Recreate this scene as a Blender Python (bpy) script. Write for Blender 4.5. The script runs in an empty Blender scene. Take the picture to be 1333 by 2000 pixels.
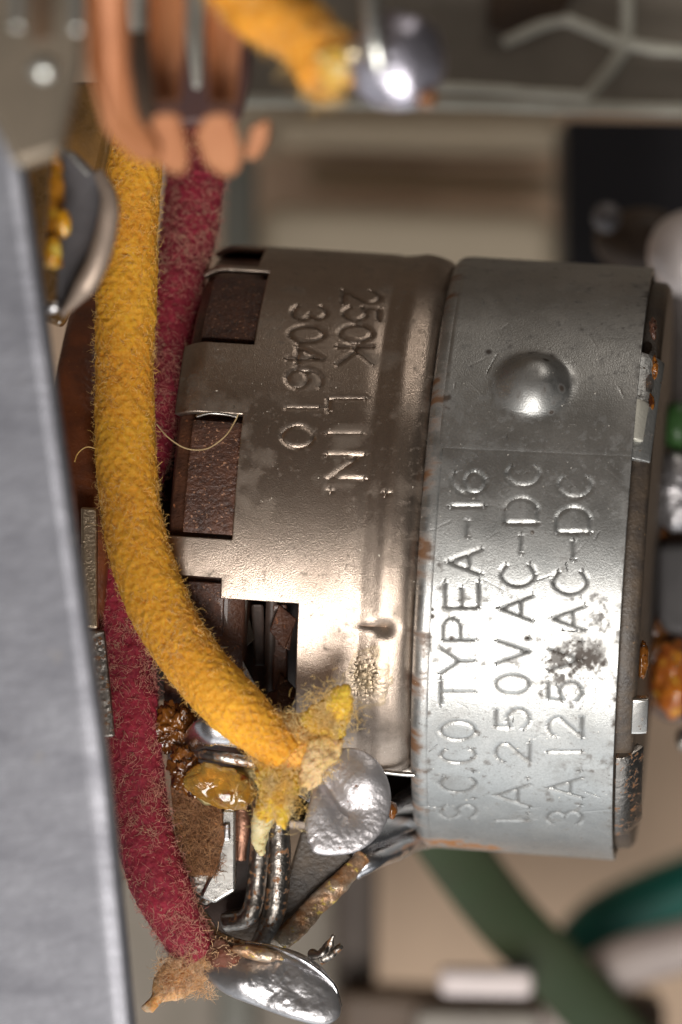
import bpy, math, random
import numpy as np
from mathutils import Vector

random.seed(7)
rng = np.random.default_rng(11)
SC = bpy.context.scene
COL = SC.collection
SC.unit_settings.system = 'METRIC'
SC.unit_settings.scale_length = 0.002      # one unit is about two millimetres: this is a macro photograph

# ------------------------------------------------------------------ camera
CAM_D = 100.0
cd = bpy.data.cameras.new('camera')
cam = bpy.data.objects.new('camera', cd)
COL.objects.link(cam)
cam.location = (0, 0, CAM_D)
cd.sensor_fit = 'VERTICAL'
cd.sensor_height = 36
cd.lens = 180
cd.clip_start = 1
cd.clip_end = 600
cd.dof.use_dof = True
cd.dof.focus_distance = CAM_D - 4.9
cd.dof.aperture_fstop = 0.18 / 2.1
SC.camera = cam

# ------------------------------------------------------------------ world and lamps
w = bpy.data.worlds.new('World')
SC.world = w
w.use_nodes = True
nt = w.node_tree
for n in list(nt.nodes):
    nt.nodes.remove(n)
out = nt.nodes.new('ShaderNodeOutputWorld')
bg = nt.nodes.new('ShaderNodeBackground')
tc = nt.nodes.new('ShaderNodeTexCoord')
sep = nt.nodes.new('ShaderNodeSeparateXYZ')
mr = nt.nodes.new('ShaderNodeMapRange')
ramp = nt.nodes.new('ShaderNodeValToRGB')
nt.links.new(tc.outputs['Generated'], sep.inputs[0])
nt.links.new(sep.outputs['Y'], mr.inputs['Value'])
mr.inputs['From Min'].default_value = -1
mr.inputs['From Max'].default_value = 1
nt.links.new(mr.outputs[0], ramp.inputs[0])
cr = ramp.color_ramp
cr.elements[0].position = 0.0
cr.elements[0].color = (0.44, 0.455, 0.47, 1)
cr.elements[1].position = 1.0
cr.elements[1].color = (0.10, 0.075, 0.055, 1)
for p_, c_ in ((0.28, (0.37, 0.38, 0.39, 1)), (0.40, (0.30, 0.30, 0.31, 1)), (0.50, (0.13, 0.115, 0.10, 1)), (0.60, (0.105, 0.082, 0.062, 1))):
    e = cr.elements.new(p_)
    e.color = c_
mx = nt.nodes.new('ShaderNodeMapRange')        # world dimmed towards +X, added to darken right-facing reflections
mx.interpolation_type = 'SMOOTHSTEP'
mx.inputs['From Min'].default_value = 0.0
mx.inputs['From Max'].default_value = 0.45
mx.inputs['To Min'].default_value = 1.0
mx.inputs['To Max'].default_value = 0.12
nt.links.new(sep.outputs['X'], mx.inputs['Value'])
vm = nt.nodes.new('ShaderNodeVectorMath')
vm.operation = 'SCALE'
nt.links.new(ramp.outputs[0], vm.inputs[0])
nt.links.new(mx.outputs[0], vm.inputs['Scale'])
nt.links.new(vm.outputs[0], bg.inputs[0])
bg.inputs[1].default_value = 0.9
nt.links.new(bg.outputs[0], out.inputs[0])


def area(name, direction, dist, size, energy, col, sizey=None):
    l = bpy.data.lights.new(name, 'AREA')
    l.shape = 'RECTANGLE' if sizey else 'DISK'
    l.size = size
    if sizey:
        l.size_y = sizey
    l.energy = energy
    l.color = col
    o = bpy.data.objects.new(name, l)
    COL.objects.link(o)
    d = Vector(direction).normalized()
    o.location = d * dist
    o.rotation_euler = d.to_track_quat('Z', 'Y').to_euler()
    return o


area('window_light', (-0.05, -0.54, 0.84), 70, 36, 54000, (1.0, 0.96, 0.91))
area('bottom_fill', (0.1, -1.0, 0.10), 60, 60, 8000, (0.95, 0.98, 1.0), 30)  # added area lamp, a soft unseen fill from below
area('lamp_light', (0.33, 0.90, 0.20), 80, 3.2, 6500, (1.0, 0.93, 0.85))
SC.view_settings.view_transform = 'Standard'
SC.view_settings.look = 'None'
SC.view_settings.gamma = 1
SC.view_settings.exposure = 0.0
SC.cycles.use_denoising = True
SC.cycles.max_bounces = 8
SC.cycles.sample_clamp_indirect = 6


# ------------------------------------------------------------------ helpers
def zmap(z):
    """spreads the near and far layers further from the focused potentiometer"""
    return 9 + (z - 9) * 1.7 if z > 9 else (-5.5 + (z + 5.5) * 1.8 if z < -5.5 else z)


def P(px, py, z=0.0, raw=False):
    """point seen at photo pixel (px, py), at height z towards the camera (1 unit = 100 px at z 0)"""
    z = z if raw else zmap(z)
    k = (CAM_D - z) / CAM_D
    return np.array([(px - 666.5) / 100 * k, (1000 - py) / 100 * k, z])


def PP(pts):
    return np.array([P(*p) for p in pts])


def vnoise(p, scale=1.0, seed=0):
    p = np.asarray(p, float) * scale + 100 + seed * 17.3
    i = np.floor(p).astype(np.int64)
    f = p - i
    f = f * f * (3 - 2 * f)

    def h(ix, iy, iz):
        n = (ix.astype(np.uint64) * np.uint64(0x9E3779B97F4A7C15)) ^ (iy.astype(np.uint64) * np.uint64(0xC2B2AE3D27D4EB4F)) ^ (iz.astype(np.uint64) * np.uint64(0x165667B19E3779F9)) ^ np.uint64(seed * 7919 + 13)
        n = (n ^ (n >> np.uint64(29))) * np.uint64(0xBF58476D1CE4E5B9)
        n = (n ^ (n >> np.uint64(32))) * np.uint64(0x94D049BB133111EB)
        n = (n >> np.uint64(40)) & np.uint64(0xffff)
        return n.astype(float) / 32767.5 - 1
    r = 0
    for dx in (0, 1):
        for dy in (0, 1):
            for dz in (0, 1):
                wgt = (f[..., 0] if dx else 1 - f[..., 0]) * (f[..., 1] if dy else 1 - f[..., 1]) * (f[..., 2] if dz else 1 - f[..., 2])
                r = r + wgt * h(i[..., 0] + dx, i[..., 1] + dy, i[..., 2] + dz)
    return r


def fbm(p, scale=1.0, seed=0, octv=3):
    r, a, s = 0, 1.0, scale
    for k in range(octv):
        r = r + a * vnoise(p, s, seed + k)
        a *= 0.5
        s *= 2.1
    return r / 1.75


def wloc(o):
    v = Vector((0, 0, 0))
    while o is not None:
        v = v + o.location
        o = o.parent
    return np.array(v)


def tag(o, label=None, cat=None, group=None, kind=None):
    if label:
        o['label'] = label
    if cat:
        o['category'] = cat
    if group:
        o['group'] = group
    if kind:
        o['kind'] = kind
    return o


def thing(name, label, cat, loc, group=None):
    o = bpy.data.objects.new(name, None)
    o.empty_display_size = 0.3
    o.location = [float(x) for x in loc]
    COL.objects.link(o)
    return tag(o, label, cat, group)


def mesh_obj(name, V, F, mat, parent=None, smooth=True, own=True):
    """V (n,3) world points; F (m,k) array or list of faces"""
    V = np.asarray(V, float)
    me = bpy.data.meshes.new(name)
    if parent is None:
        off = V.mean(0) if own else np.zeros(3)
    else:
        off = wloc(parent)
    V = V - off
    if isinstance(F, np.ndarray):
        k = F.shape[1]
        me.vertices.add(len(V))
        me.vertices.foreach_set('co', V.astype(np.float32).ravel())
        me.loops.add(F.size)
        me.loops.foreach_set('vertex_index', F.astype(np.int32).ravel())
        me.polygons.add(len(F))
        me.polygons.foreach_set('loop_start', np.arange(0, F.size, k, dtype=np.int32))
        me.polygons.foreach_set('loop_total', np.full(len(F), k, np.int32))
    else:
        me.from_pydata([tuple(v) for v in V], [], [tuple(int(i) for i in f) for f in F])
    me.update(calc_edges=True)
    me.validate()
    me.polygons.foreach_set('use_smooth', np.full(len(me.polygons), smooth))
    if mat:
        me.materials.append(mat)
    o = bpy.data.objects.new(name, me)
    if parent is None:
        o.location = off
    else:
        o.parent = parent
    COL.objects.link(o)
    return o


def grid_faces(n, m, wrap=False):
    i, j = np.meshgrid(np.arange(n - 1), np.arange(m if wrap else m - 1), indexing='ij')
    j2 = (j + 1) % m
    return np.stack([i * m + j, i * m + j2, (i + 1) * m + j2, (i + 1) * m + j], -1).reshape(-1, 4)


def catmull(pts, n):
    pts = np.asarray(pts, float)
    p = np.vstack([2 * pts[0] - pts[1], pts, 2 * pts[-1] - pts[-2]])
    segs = len(pts) - 1
    t = np.linspace(0, segs, n)
    i = np.minimum(t.astype(int), segs - 1)
    f = (t - i)[:, None]
    a, b, c, d = p[i], p[i + 1], p[i + 2], p[i + 3]
    q = 0.5 * ((2 * b) + (-a + c) * f + (2 * a - 5 * b + 4 * c - d) * f ** 2 + (-a + 3 * b - 3 * c + d) * f ** 3)
    L = np.concatenate([[0], np.cumsum(np.linalg.norm(np.diff(q, axis=0), axis=1))])
    s = np.linspace(0, L[-1], n)
    return np.stack([np.interp(s, L, q[:, k]) for k in range(q.shape[1])], 1)


def frames(c):
    T = np.gradient(c, axis=0)
    T /= np.linalg.norm(T, axis=1)[:, None]
    ref = np.array([0, 0, 1.0]) if abs(T[0][2]) < 0.9 else np.array([1.0, 0, 0])
    N = np.zeros_like(c)
    v = ref - T[0] * (ref @ T[0])
    v /= np.linalg.norm(v)
    for k in range(len(c)):
        v = v - T[k] * (v @ T[k])
        v /= np.linalg.norm(v)
        N[k] = v
    return T, N, np.cross(T, N)


def tube(name, pts, r, mat, parent=None, n=120, m=32, noise=0.0, nscale=2.0, seed=0, flat=1.0, taper=None, straight=False, rfun=None, caps=True):
    """pts in world space; r constant or list along; flat scales the direction towards the camera"""
    pts = np.asarray(pts, float)
    if straight:
        t = np.linspace(0, len(pts) - 1, n)
        c = np.stack([np.interp(t, np.arange(len(pts)), pts[:, k]) for k in range(3)], 1)
    else:
        c = catmull(pts, n)
    T, N, B = frames(c)
    rr = np.interp(np.linspace(0, 1, n), np.linspace(0, 1, len(r)), r) if hasattr(r, '__len__') else np.full(n, float(r))
    th = np.linspace(0, 2 * math.pi, m, endpoint=False)
    rr = rr * (CAM_D - c[:, 2]) / CAM_D
    d = N[:, None] * np.cos(th)[None, :, None] * flat + B[:, None] * np.sin(th)[None, :, None]
    V = c[:, None] + d * rr[:, None, None]
    if noise:
        V = V + d * (fbm(V, nscale, seed) * noise)[..., None]
    if rfun is not None:
        s = np.concatenate([[0], np.cumsum(np.linalg.norm(np.diff(c, axis=0), axis=1))])
        V = V + d * rfun(s[:, None], th[None, :])[..., None]
    F = grid_faces(n, m, True)
    V = V.reshape(-1, 3)
    if caps:
        V = np.vstack([V, c[0] - T[0] * rr[0] * 0.3, c[-1] + T[-1] * rr[-1] * 0.3])
        a = len(V) - 2
        j = np.arange(m)
        j2 = (j + 1) % m
        c0 = np.stack([np.full(m, a), j2, j, j], 1)
        c1 = np.stack([np.full(m, a + 1), (n - 1) * m + j, (n - 1) * m + j2, (n - 1) * m + j2], 1)
        Fl = [tuple(f) for f in F] + [tuple(f[:3]) for f in c0] + [tuple(f[:3]) for f in c1]
        return mesh_obj(name, V, Fl, mat, parent)
    return mesh_obj(name, V, F, mat, parent)


def blob(name, c, rad, mat, parent=None, noise=0.0, nscale=1.0, seed=0, rot=0.0, n=72, m=96, shape=None):
    """ellipsoid with lumps; rot in degrees in the picture plane"""
    rad = np.array(rad) * (CAM_D - c[2]) / CAM_D
    ph = np.linspace(0.001, math.pi - 0.001, n)
    th = np.linspace(0, 2 * math.pi, m, endpoint=False)
    d = np.stack([np.sin(ph)[:, None] * np.cos(th)[None], np.sin(ph)[:, None] * np.sin(th)[None], np.cos(ph)[:, None] * np.ones(m)[None]], -1)
    L = d * np.array(rad)
    if noise:
        L = L * (1 + fbm(d * np.array(rad) / max(rad), nscale, seed)[..., None] * noise)
    if shape is not None:
        L = shape(L)
    a = math.radians(rot)
    R = np.array([[math.cos(a), -math.sin(a), 0], [math.sin(a), math.cos(a), 0], [0, 0, 1]])
    V = (L @ R.T).reshape(-1, 3) + np.asarray(c)
    F = grid_faces(n, m, True)[:, ::-1]
    return mesh_obj(name, V, F.copy(), mat, parent)


def slab(name, pts, thick, mat, parent=None, bevel=0.04, seg=3, cut=0, dirv=(0, 0, -1), smooth=True, raw=False):
    """pts: photo pixels (px, py, z) of the face towards the camera; thickness goes away from it"""
    A = np.array([P(*p, raw=raw) for p in pts])
    n = len(A)
    area2 = sum(A[i][0] * A[(i + 1) % n][1] - A[(i + 1) % n][0] * A[i][1] for i in range(n))
    if area2 < 0:
        A = A[::-1]
    Bk = A + np.array(dirv) * thick
    V = np.vstack([A, Bk])
    F = [tuple(range(n)), tuple(range(2 * n - 1, n - 1, -1))]
    for i in range(n):
        j = (i + 1) % n
        F.append((i, n + i, n + j, j))
    o = mesh_obj(name, V, F, mat, parent, smooth=False)
    if bevel:
        b = o.modifiers.new('bevel', 'BEVEL')
        b.width = bevel
        b.segments = seg
        b.limit_method = 'ANGLE'
        b.angle_limit = math.radians(25)
    return o


def puffy(name, outline, z, height, mat, parent=None, ragged=0.0, lump=0.0, lscale=2.5, seed=0, depth=0.15, centre=None, power=2.0, tiltz=None, fn=None, n=48, m=220, bend=0.0):
    """cushion-like solid whose outline (photo pixels) is star-shaped about its centre; ragged tears the rim"""
    A = np.array([P(x, y, z)[:2] for x, y in outline])
    c = A.mean(0) if centre is None else P(centre[0], centre[1], z)[:2]
    A2 = np.vstack([A[-2:], A, A[:3]])
    C_ = catmull(A2, 900)
    ang = np.unwrap(np.arctan2(C_[:, 1] - c[1], C_[:, 0] - c[0]))
    rad = np.hypot(C_[:, 0] - c[0], C_[:, 1] - c[1])
    t = np.linspace(0, 2 * math.pi, m, endpoint=False)
    if ang[-1] < ang[0]:
        ang, rad = ang[::-1], rad[::-1]
    o_ = np.argsort(ang % (2 * math.pi))
    rr_ = np.interp(t, (ang % (2 * math.pi))[o_], rad[o_], period=2 * math.pi)
    if ragged:
        e = np.stack([np.cos(t) * rr_, np.sin(t) * rr_, t * 0], -1)
        rr_ = rr_ * (1 + ragged * fbm(e, 5.0, seed, 4) + ragged * 0.7 * fbm(e, 14.0, seed + 3, 2))
    q = np.linspace(0, 1, n)[1:]
    X = q[:, None] * np.cos(t)[None] * rr_[None]
    Y = q[:, None] * np.sin(t)[None] * rr_[None]
    Q = q[:, None] * np.ones((1, m))
    p = np.stack([X, Y, X * 0], -1)
    top = height * np.clip(1 - Q ** power, 0, 1) ** 0.5
    if lump:
        top = top + lump * fbm(p, lscale, seed + 7, 4) * np.clip(1.3 - Q, 0, 1)
    if fn is not None:
        top = top + fn(X, Y, Q)
    base = bend * (X ** 2 + Y ** 2)
    if tiltz is not None:
        base = base + tiltz[0] * X + tiltz[1] * Y
    zt = z_ = zmap(z)
    T_ = np.stack([X + c[0], Y + c[1], zt + base + top], -1)
    B_ = np.stack([X + c[0], Y + c[1], zt + base - depth * np.clip(1 - Q ** 6, 0, 1) ** 0.5 - 0.02], -1)
    cen_t = np.array([[[c[0], c[1], T_[0, :, 2].mean()]]]) * np.ones((1, m, 1))
    cen_b = np.array([[[c[0], c[1], B_[0, :, 2].mean()]]]) * np.ones((1, m, 1))
    A_ = np.concatenate([cen_t, T_, B_[::-1], cen_b], 0)
    return mesh_obj(name, A_.reshape(-1, 3), grid_faces(A_.shape[0], m, True), mat, parent)


# ------------------------------------------------------------------ materials
def nodes(name):
    m = bpy.data.materials.new(name)
    m.use_nodes = True
    t = m.node_tree
    return m, t, t.nodes['Principled BSDF']


def N(t, typ, **kw):
    n = t.nodes.new(typ)
    for k, v in kw.items():
        if k in n.inputs:
            n.inputs[k].default_value = v
        else:
            setattr(n, k, v)
    return n


def noise_ramp(t, scale, lo, hi, detail=4, vec=None, dist=0.0, stretch=None, rough=0.55):
    nz = N(t, 'ShaderNodeTexNoise')
    nz.inputs['Scale'].default_value = scale
    nz.inputs['Detail'].default_value = detail
    nz.inputs['Roughness'].default_value = rough
    nz.inputs['Distortion'].default_value = dist
    tcn = N(t, 'ShaderNodeTexCoord')
    src = tcn.outputs['Object']
    if stretch:
        mp = N(t, 'ShaderNodeMapping')
        mp.inputs['Scale'].default_value = stretch
        t.links.new(src, mp.inputs[0])
        src = mp.outputs[0]
    t.links.new(src, nz.inputs['Vector'])
    r = N(t, 'ShaderNodeMapRange')
    r.inputs['From Min'].default_value = lo
    r.inputs['From Max'].default_value = hi
    t.links.new(nz.outputs['Fac'], r.inputs['Value'])
    return r.outputs[0], nz.outputs['Fac']


def mixc(t, fac, a, b):
    m = N(t, 'ShaderNodeMix')
    m.data_type = 'RGBA'
    ins = [i for i in m.inputs if i.type == 'RGBA']
    fi = m.inputs[0]
    if isinstance(fac, float):
        fi.default_value = fac
    else:
        t.links.new(fac, fi)
    for s, v in zip(ins, (a, b)):
        if isinstance(v, tuple):
            s.default_value = (*v, 1) if len(v) == 3 else v
        else:
            t.links.new(v, s)
    return [o for o in m.outputs if o.type == 'RGBA'][0]


def mth(t, op, a, b=None):
    m = N(t, 'ShaderNodeMath', operation=op)
    for i, v in enumerate((a, b)):
        if v is None:
            continue
        if isinstance(v, (int, float)):
            m.inputs[i].default_value = v
        else:
            t.links.new(v, m.inputs[i])
    return m.outputs[0]


def bump(t, b, height, strength, dist=0.02):
    bp = N(t, 'ShaderNodeBump')
    bp.inputs['Strength'].default_value = strength
    bp.inputs['Distance'].default_value = dist
    t.links.new(height, bp.inputs['Height'])
    t.links.new(bp.outputs[0], b.inputs['Normal'])
    return bp


def surf(name, c1, c2=None, rough=0.5, metal=0.0, scale=1.5, spots=None, spot_scale=14, spot_at=0.66, bstr=0.15, bscale=20,
         stretch=None, rvar=0.12, coat=0.0, trans=0.0, sub=0.0, ior=1.45, spot_rough=0.7, spot_metal=None, sheen=0.0):
    m, t, b = nodes(name)
    c2 = c2 or tuple(x * 0.7 for x in c1)
    f, raw = noise_ramp(t, scale, 0.32, 0.68, 5, stretch=stretch, dist=0.3)
    col = mixc(t, f, c1, c2)
    rgh = mth(t, 'ADD', mth(t, 'MULTIPLY', raw, rvar * 2), rough - rvar)
    mt = None
    if spots:
        sf, _ = noise_ramp(t, spot_scale, spot_at, spot_at + 0.06, 4, rough=0.65)
        col = mixc(t, sf, col, spots)
        rgh = mth(t, 'MAXIMUM', rgh, mth(t, 'MULTIPLY', sf, spot_rough))
        mt = mth(t, 'MULTIPLY', mth(t, 'SUBTRACT', 1.0, sf), metal)
    t.links.new(col, b.inputs['Base Color'])
    t.links.new(rgh, b.inputs['Roughness'])
    if mt is not None:
        t.links.new(mt, b.inputs['Metallic'])
    else:
        b.inputs['Metallic'].default_value = metal
    b.inputs['Coat Weight'].default_value = coat
    b.inputs['Transmission Weight'].default_value = trans
    b.inputs['Subsurface Weight'].default_value = sub
    b.inputs['Subsurface Scale'].default_value = 0.2
    b.inputs['IOR'].default_value = ior
    b.inputs['Sheen Weight'].default_value = sheen
    if bstr:
        _, bn = noise_ramp(t, bscale, 0, 1, 5, stretch=stretch)
        bump(t, b, bn, bstr, 0.05)
    return m


def plated(name, base, base2, rough, rough2, metal, dirt_c, rust_c, grain, grain_s, speck_c, sscale=9, metal_groove=0.35):
    """plated sheet metal with wear; the mesh carries a 'wear' attribute: r stamped grooves, g grime, b flux and rust"""
    m, t, b = nodes(name)
    at = N(t, 'ShaderNodeAttribute', attribute_name='wear')
    sp = N(t, 'ShaderNodeSeparateColor')
    t.links.new(at.outputs['Color'], sp.inputs[0])
    f, raw = noise_ramp(t, 0.9, 0.35, 0.65, 6, dist=0.6)
    col = mixc(t, f, base, base2)
    fine, fraw = noise_ramp(t, 26, 0.42, 0.62, 3)
    col = mixc(t, mth(t, 'MULTIPLY', fine, 0.35), col, tuple(x * 0.62 for x in base))
    # dirt specks, more of them in some places
    clus, _ = noise_ramp(t, 1.3, 0.35, 0.7, 3)
    s1, s1r = noise_ramp(t, sscale, 0.575, 0.66, 6, rough=0.75)
    s1 = mth(t, 'MULTIPLY', s1, clus)
    gr = mth(t, 'MULTIPLY', sp.outputs[0], mth(t, 'MULTIPLY', noise_ramp(t, 7, 0.30, 0.60, 3)[0], 0.9))
    grime = mth(t, 'MINIMUM', mth(t, 'ADD', mth(t, 'MULTIPLY', s1, 0.8), mth(t, 'ADD', gr, sp.outputs[1])), 1.0)
    col = mixc(t, grime, col, dirt_c)
    # bright dust
    d1, _ = noise_ramp(t, 15, 0.73, 0.76, 2)
    col = mixc(t, d1, col, speck_c)
    col = mixc(t, sp.outputs[2], col, rust_c)
    t.links.new(col, b.inputs['Base Color'])
    rg = mth(t, 'ADD', rough, mth(t, 'MULTIPLY', f, rough2 - rough))
    rg = mth(t, 'ADD', rg, mth(t, 'MULTIPLY', grime, 0.25))
    t.links.new(mth(t, 'MINIMUM', rg, 0.9), b.inputs['Roughness'])
    mt = mth(t, 'MULTIPLY', mth(t, 'SUBTRACT', 1.0, mth(t, 'MINIMUM', mth(t, 'ADD', mth(t, 'MULTIPLY', grime, 0.8), mth(t, 'ADD', d1, sp.outputs[2])), 1.0)), metal)
    t.links.new(mt, b.inputs['Metallic'])
    g1, graw = noise_ramp(t, grain_s, 0, 1, 2, rough=0.6)
    h = mth(t, 'ADD', graw, mth(t, 'MULTIPLY', s1, 0.4))
    bump(t, b, h, grain, 0.05)
    return m


M = {}
M['switch'] = plated('zinc_plate', (0.52, 0.52, 0.505), (0.44, 0.445, 0.435), 0.43, 0.36, 0.93, (0.07, 0.055, 0.045), (0.30, 0.12, 0.03), 0.13, 34, (0.8, 0.76, 0.68), 9)
M['can'] = plated('nickel_plate', (0.50, 0.405, 0.335), (0.40, 0.32, 0.26), 0.30, 0.36, 0.97, (0.10, 0.08, 0.06), (0.35, 0.25, 0.07), 0.20, 44, (0.9, 0.82, 0.7), 7)
M['fibre'] = surf('phenolic_fibre', (0.060, 0.028, 0.020), (0.12, 0.050, 0.028), 0.42, 0, 3, (0.32, 0.12, 0.05), 9, 0.62, 0.5, 14, rvar=0.15, coat=0.25)
M['dark_fibre'] = surf('dark_phenolic', (0.050, 0.040, 0.034), (0.09, 0.065, 0.045), 0.45, 0, 3, (0.25, 0.16, 0.09), 10, 0.66, 0.4, 14)
M['cavity'] = surf('dark_cavity_shade', (0.04, 0.028, 0.022), (0.08, 0.05, 0.04), 0.5, 0, 3)  # dark colour stands in for shade inside the can
M['steel'] = surf('tinned_steel', (0.62, 0.60, 0.57), (0.42, 0.40, 0.37), 0.28, 1.0, 2.2, (0.10, 0.06, 0.035), 9, 0.62, 0.06, 9)
M['steel_dark'] = surf('dull_steel', (0.36, 0.33, 0.30), (0.22, 0.20, 0.18), 0.34, 1.0, 2.2, (0.22, 0.10, 0.04), 8, 0.555, 0.4, 9)
M['solder'] = surf('solder', (0.78, 0.77, 0.78), (0.58, 0.57, 0.59), 0.27, 1.0, 1.5, (0.28, 0.20, 0.14), 8, 0.69, 0.15, 7, rvar=0.10)
M['solder_dull'] = surf('dull_solder', (0.64, 0.61, 0.62), (0.46, 0.44, 0.45), 0.42, 0.8, 2.0, (0.20, 0.10, 0.06), 7, 0.66, 0.35, 11, rvar=0.12)
M['rusty'] = surf('rusty_lead', (0.50, 0.44, 0.36), (0.40, 0.17, 0.05), 0.35, 0.6, 2.6, (0.62, 0.45, 0.10), 5, 0.58, 0.8, 7, spot_rough=0.3)
M['alu'] = surf('brushed_aluminium', (0.27, 0.27, 0.295), (0.17, 0.17, 0.19), 0.50, 0.7, 1.0, (0.20, 0.19, 0.19), 0.9, 0.66, 0.3, 6, stretch=(0.35, 1.2, 1))
M['pale_metal'] = surf('pale_zinc', (0.62, 0.62, 0.56), (0.5, 0.5, 0.45), 0.5, 0.2, 1.0, bstr=0)
M['copper'] = surf('copper_sheet', (0.38, 0.15, 0.06), (0.32, 0.12, 0.045), 0.55, 0.2, 0.6, bstr=0.1)
M['copper_end'] = surf('copper_sheet_rolled', (0.40, 0.17, 0.075), (0.33, 0.125, 0.05), 0.6, 0.15, 0.8, bstr=0.1)
M['silver'] = surf('silver_wire', (0.66, 0.66, 0.62), (0.5, 0.5, 0.46), 0.3, 0.9, 1.0)
M['beige'] = surf('cream_paint', (0.60, 0.50, 0.37), (0.56, 0.465, 0.34), 0.6, 0, 0.15, bstr=0)
M['tan'] = surf('tan_paint', (0.60, 0.43, 0.30), (0.56, 0.40, 0.28), 0.6, 0, 0.15, bstr=0)
M['grey_brown'] = surf('grey_brown_plastic', (0.34, 0.295, 0.24), (0.24, 0.205, 0.165), 0.45, 0.2, 0.3, bstr=0)
M['black'] = surf('black_plastic', (0.022, 0.020, 0.024), (0.018, 0.017, 0.02), 0.5, 0, 0.5, bstr=0)
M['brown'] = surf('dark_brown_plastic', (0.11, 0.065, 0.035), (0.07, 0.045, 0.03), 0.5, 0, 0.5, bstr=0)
M['green'] = surf('dark_green_sleeve', (0.032, 0.050, 0.020), (0.036, 0.044, 0.020), 0.6, 0, 0.4, bstr=0)
M['teal'] = surf('teal_insulation', (0.008, 0.15, 0.115), (0.006, 0.12, 0.09), 0.4, 0, 0.5, bstr=0)
M['white'] = surf('white_insulation', (0.72, 0.62, 0.60), (0.66, 0.57, 0.55), 0.4, 0, 0.5, bstr=0)
M['grey'] = surf('grey_sleeve', (0.10, 0.092, 0.092), (0.08, 0.074, 0.074), 0.55, 0, 0.8, bstr=0.1)
M['flux'] = surf('amber_flux', (0.85, 0.42, 0.05), (0.70, 0.50, 0.14), 0.10, 0, 2.4, (0.40, 0.11, 0.015), 3, 0.56, 0.6, 5, trans=0.75, ior=1.5, coat=0.5, spot_rough=0.1)
M['flux_dark'] = surf('burnt_flux', (0.12, 0.04, 0.012), (0.40, 0.14, 0.02), 0.12, 0, 2.4, (0.07, 0.02, 0.008), 4, 0.56, 0.8, 5, trans=0.35, ior=1.5, coat=0.6, spot_rough=0.1)
M['ridge'] = surf('edge_highlight_rib', (0.80, 0.78, 0.68), (0.68, 0.66, 0.56), 0.35, 0.2, 2, bstr=0.2)  # pale colour stands in for highlights along the plate's edges
M['tab_highlight'] = surf('pale_tab_highlight', (0.62, 0.60, 0.52), (0.5, 0.48, 0.42), 0.45, 0.3, 2, bstr=0.2)  # pale colour for the painted highlight on a crimp tab


def cloth(name, ca, cb, cc, cell=6.5, stretch=(1, 1, 1)):
    """knitted cotton sleeve: loops of yarn, lighter on top and deeper in colour between them"""
    m, t, b = nodes(name)
    tcn = N(t, 'ShaderNodeTexCoord')
    mp = N(t, 'ShaderNodeMapping')
    mp.inputs['Scale'].default_value = stretch
    t.links.new(tcn.outputs['Object'], mp.inputs[0])
    vo = N(t, 'ShaderNodeTexVoronoi')
    vo.inputs['Scale'].default_value = cell
    t.links.new(mp.outputs[0], vo.inputs['Vector'])
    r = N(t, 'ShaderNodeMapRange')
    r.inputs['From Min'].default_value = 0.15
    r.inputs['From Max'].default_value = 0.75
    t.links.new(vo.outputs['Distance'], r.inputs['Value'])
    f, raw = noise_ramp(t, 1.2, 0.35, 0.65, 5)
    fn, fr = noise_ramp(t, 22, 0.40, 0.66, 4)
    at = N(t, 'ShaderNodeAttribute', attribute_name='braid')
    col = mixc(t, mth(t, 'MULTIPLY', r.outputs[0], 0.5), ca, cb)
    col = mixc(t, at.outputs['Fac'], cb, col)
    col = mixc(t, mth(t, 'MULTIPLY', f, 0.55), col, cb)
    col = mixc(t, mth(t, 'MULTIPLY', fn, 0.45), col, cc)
    t.links.new(col, b.inputs['Base Color'])
    b.inputs['Roughness'].default_value = 0.85
    b.inputs['Sheen Weight'].default_value = 0.0
    b.inputs['Subsurface Weight'].default_value = 0.15
    b.inputs['Subsurface Scale'].default_value = 0.15
    h = mth(t, 'SUBTRACT', fr, mth(t, 'MULTIPLY', vo.outputs['Distance'], 1.2))
    bump(t, b, h, 0.30, 0.06)
    return m


M['ycloth'] = cloth('yellow_cotton', (0.84, 0.42, 0.015), (0.66, 0.24, 0.006), (0.86, 0.52, 0.09))
M['rcloth'] = cloth('crimson_cotton', (0.42, 0.016, 0.05), (0.20, 0.010, 0.03), (0.48, 0.08, 0.09))


def fibre_mat(name, a, b_):
    m, t, b = nodes(name)
    f, _ = noise_ramp(t, 3.0, 0.35, 0.65, 3)
    t.links.new(mixc(t, f, a, b_), b.inputs['Base Color'])
    b.inputs['Roughness'].default_value = 0.6
    b.inputs['Transmission Weight'].default_value = 0.0
    b.inputs['Subsurface Weight'].default_value = 0.0
    return m


M['yfuzz'] = fibre_mat('yellow_fluff', (0.92, 0.64, 0.26), (0.86, 0.46, 0.07))
M['rfuzz'] = fibre_mat('red_fluff', (0.70, 0.22, 0.20), (0.76, 0.46, 0.32))
M['tuft'] = surf('waxy_yellow_tuft', (0.70, 0.50, 0.07), (0.66, 0.38, 0.05), 0.6, 0, 2.5, (0.72, 0.60, 0.32), 4, 0.56, 0.8, 9, sub=0.3)
M['tuft_tan'] = surf('scorched_tan_tuft', (0.80, 0.46, 0.22), (0.72, 0.34, 0.10), 0.7, 0, 2.5, (0.72, 0.52, 0.34), 4, 0.52, 0.8, 9, sub=0.2)
M['pale_tuft'] = surf('pale_waxy_drip', (0.66, 0.58, 0.36), (0.5, 0.42, 0.2), 0.4, 0, 3, (0.3, 0.2, 0.08), 6, 0.6, 0.6, 9, sub=0.2)


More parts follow.
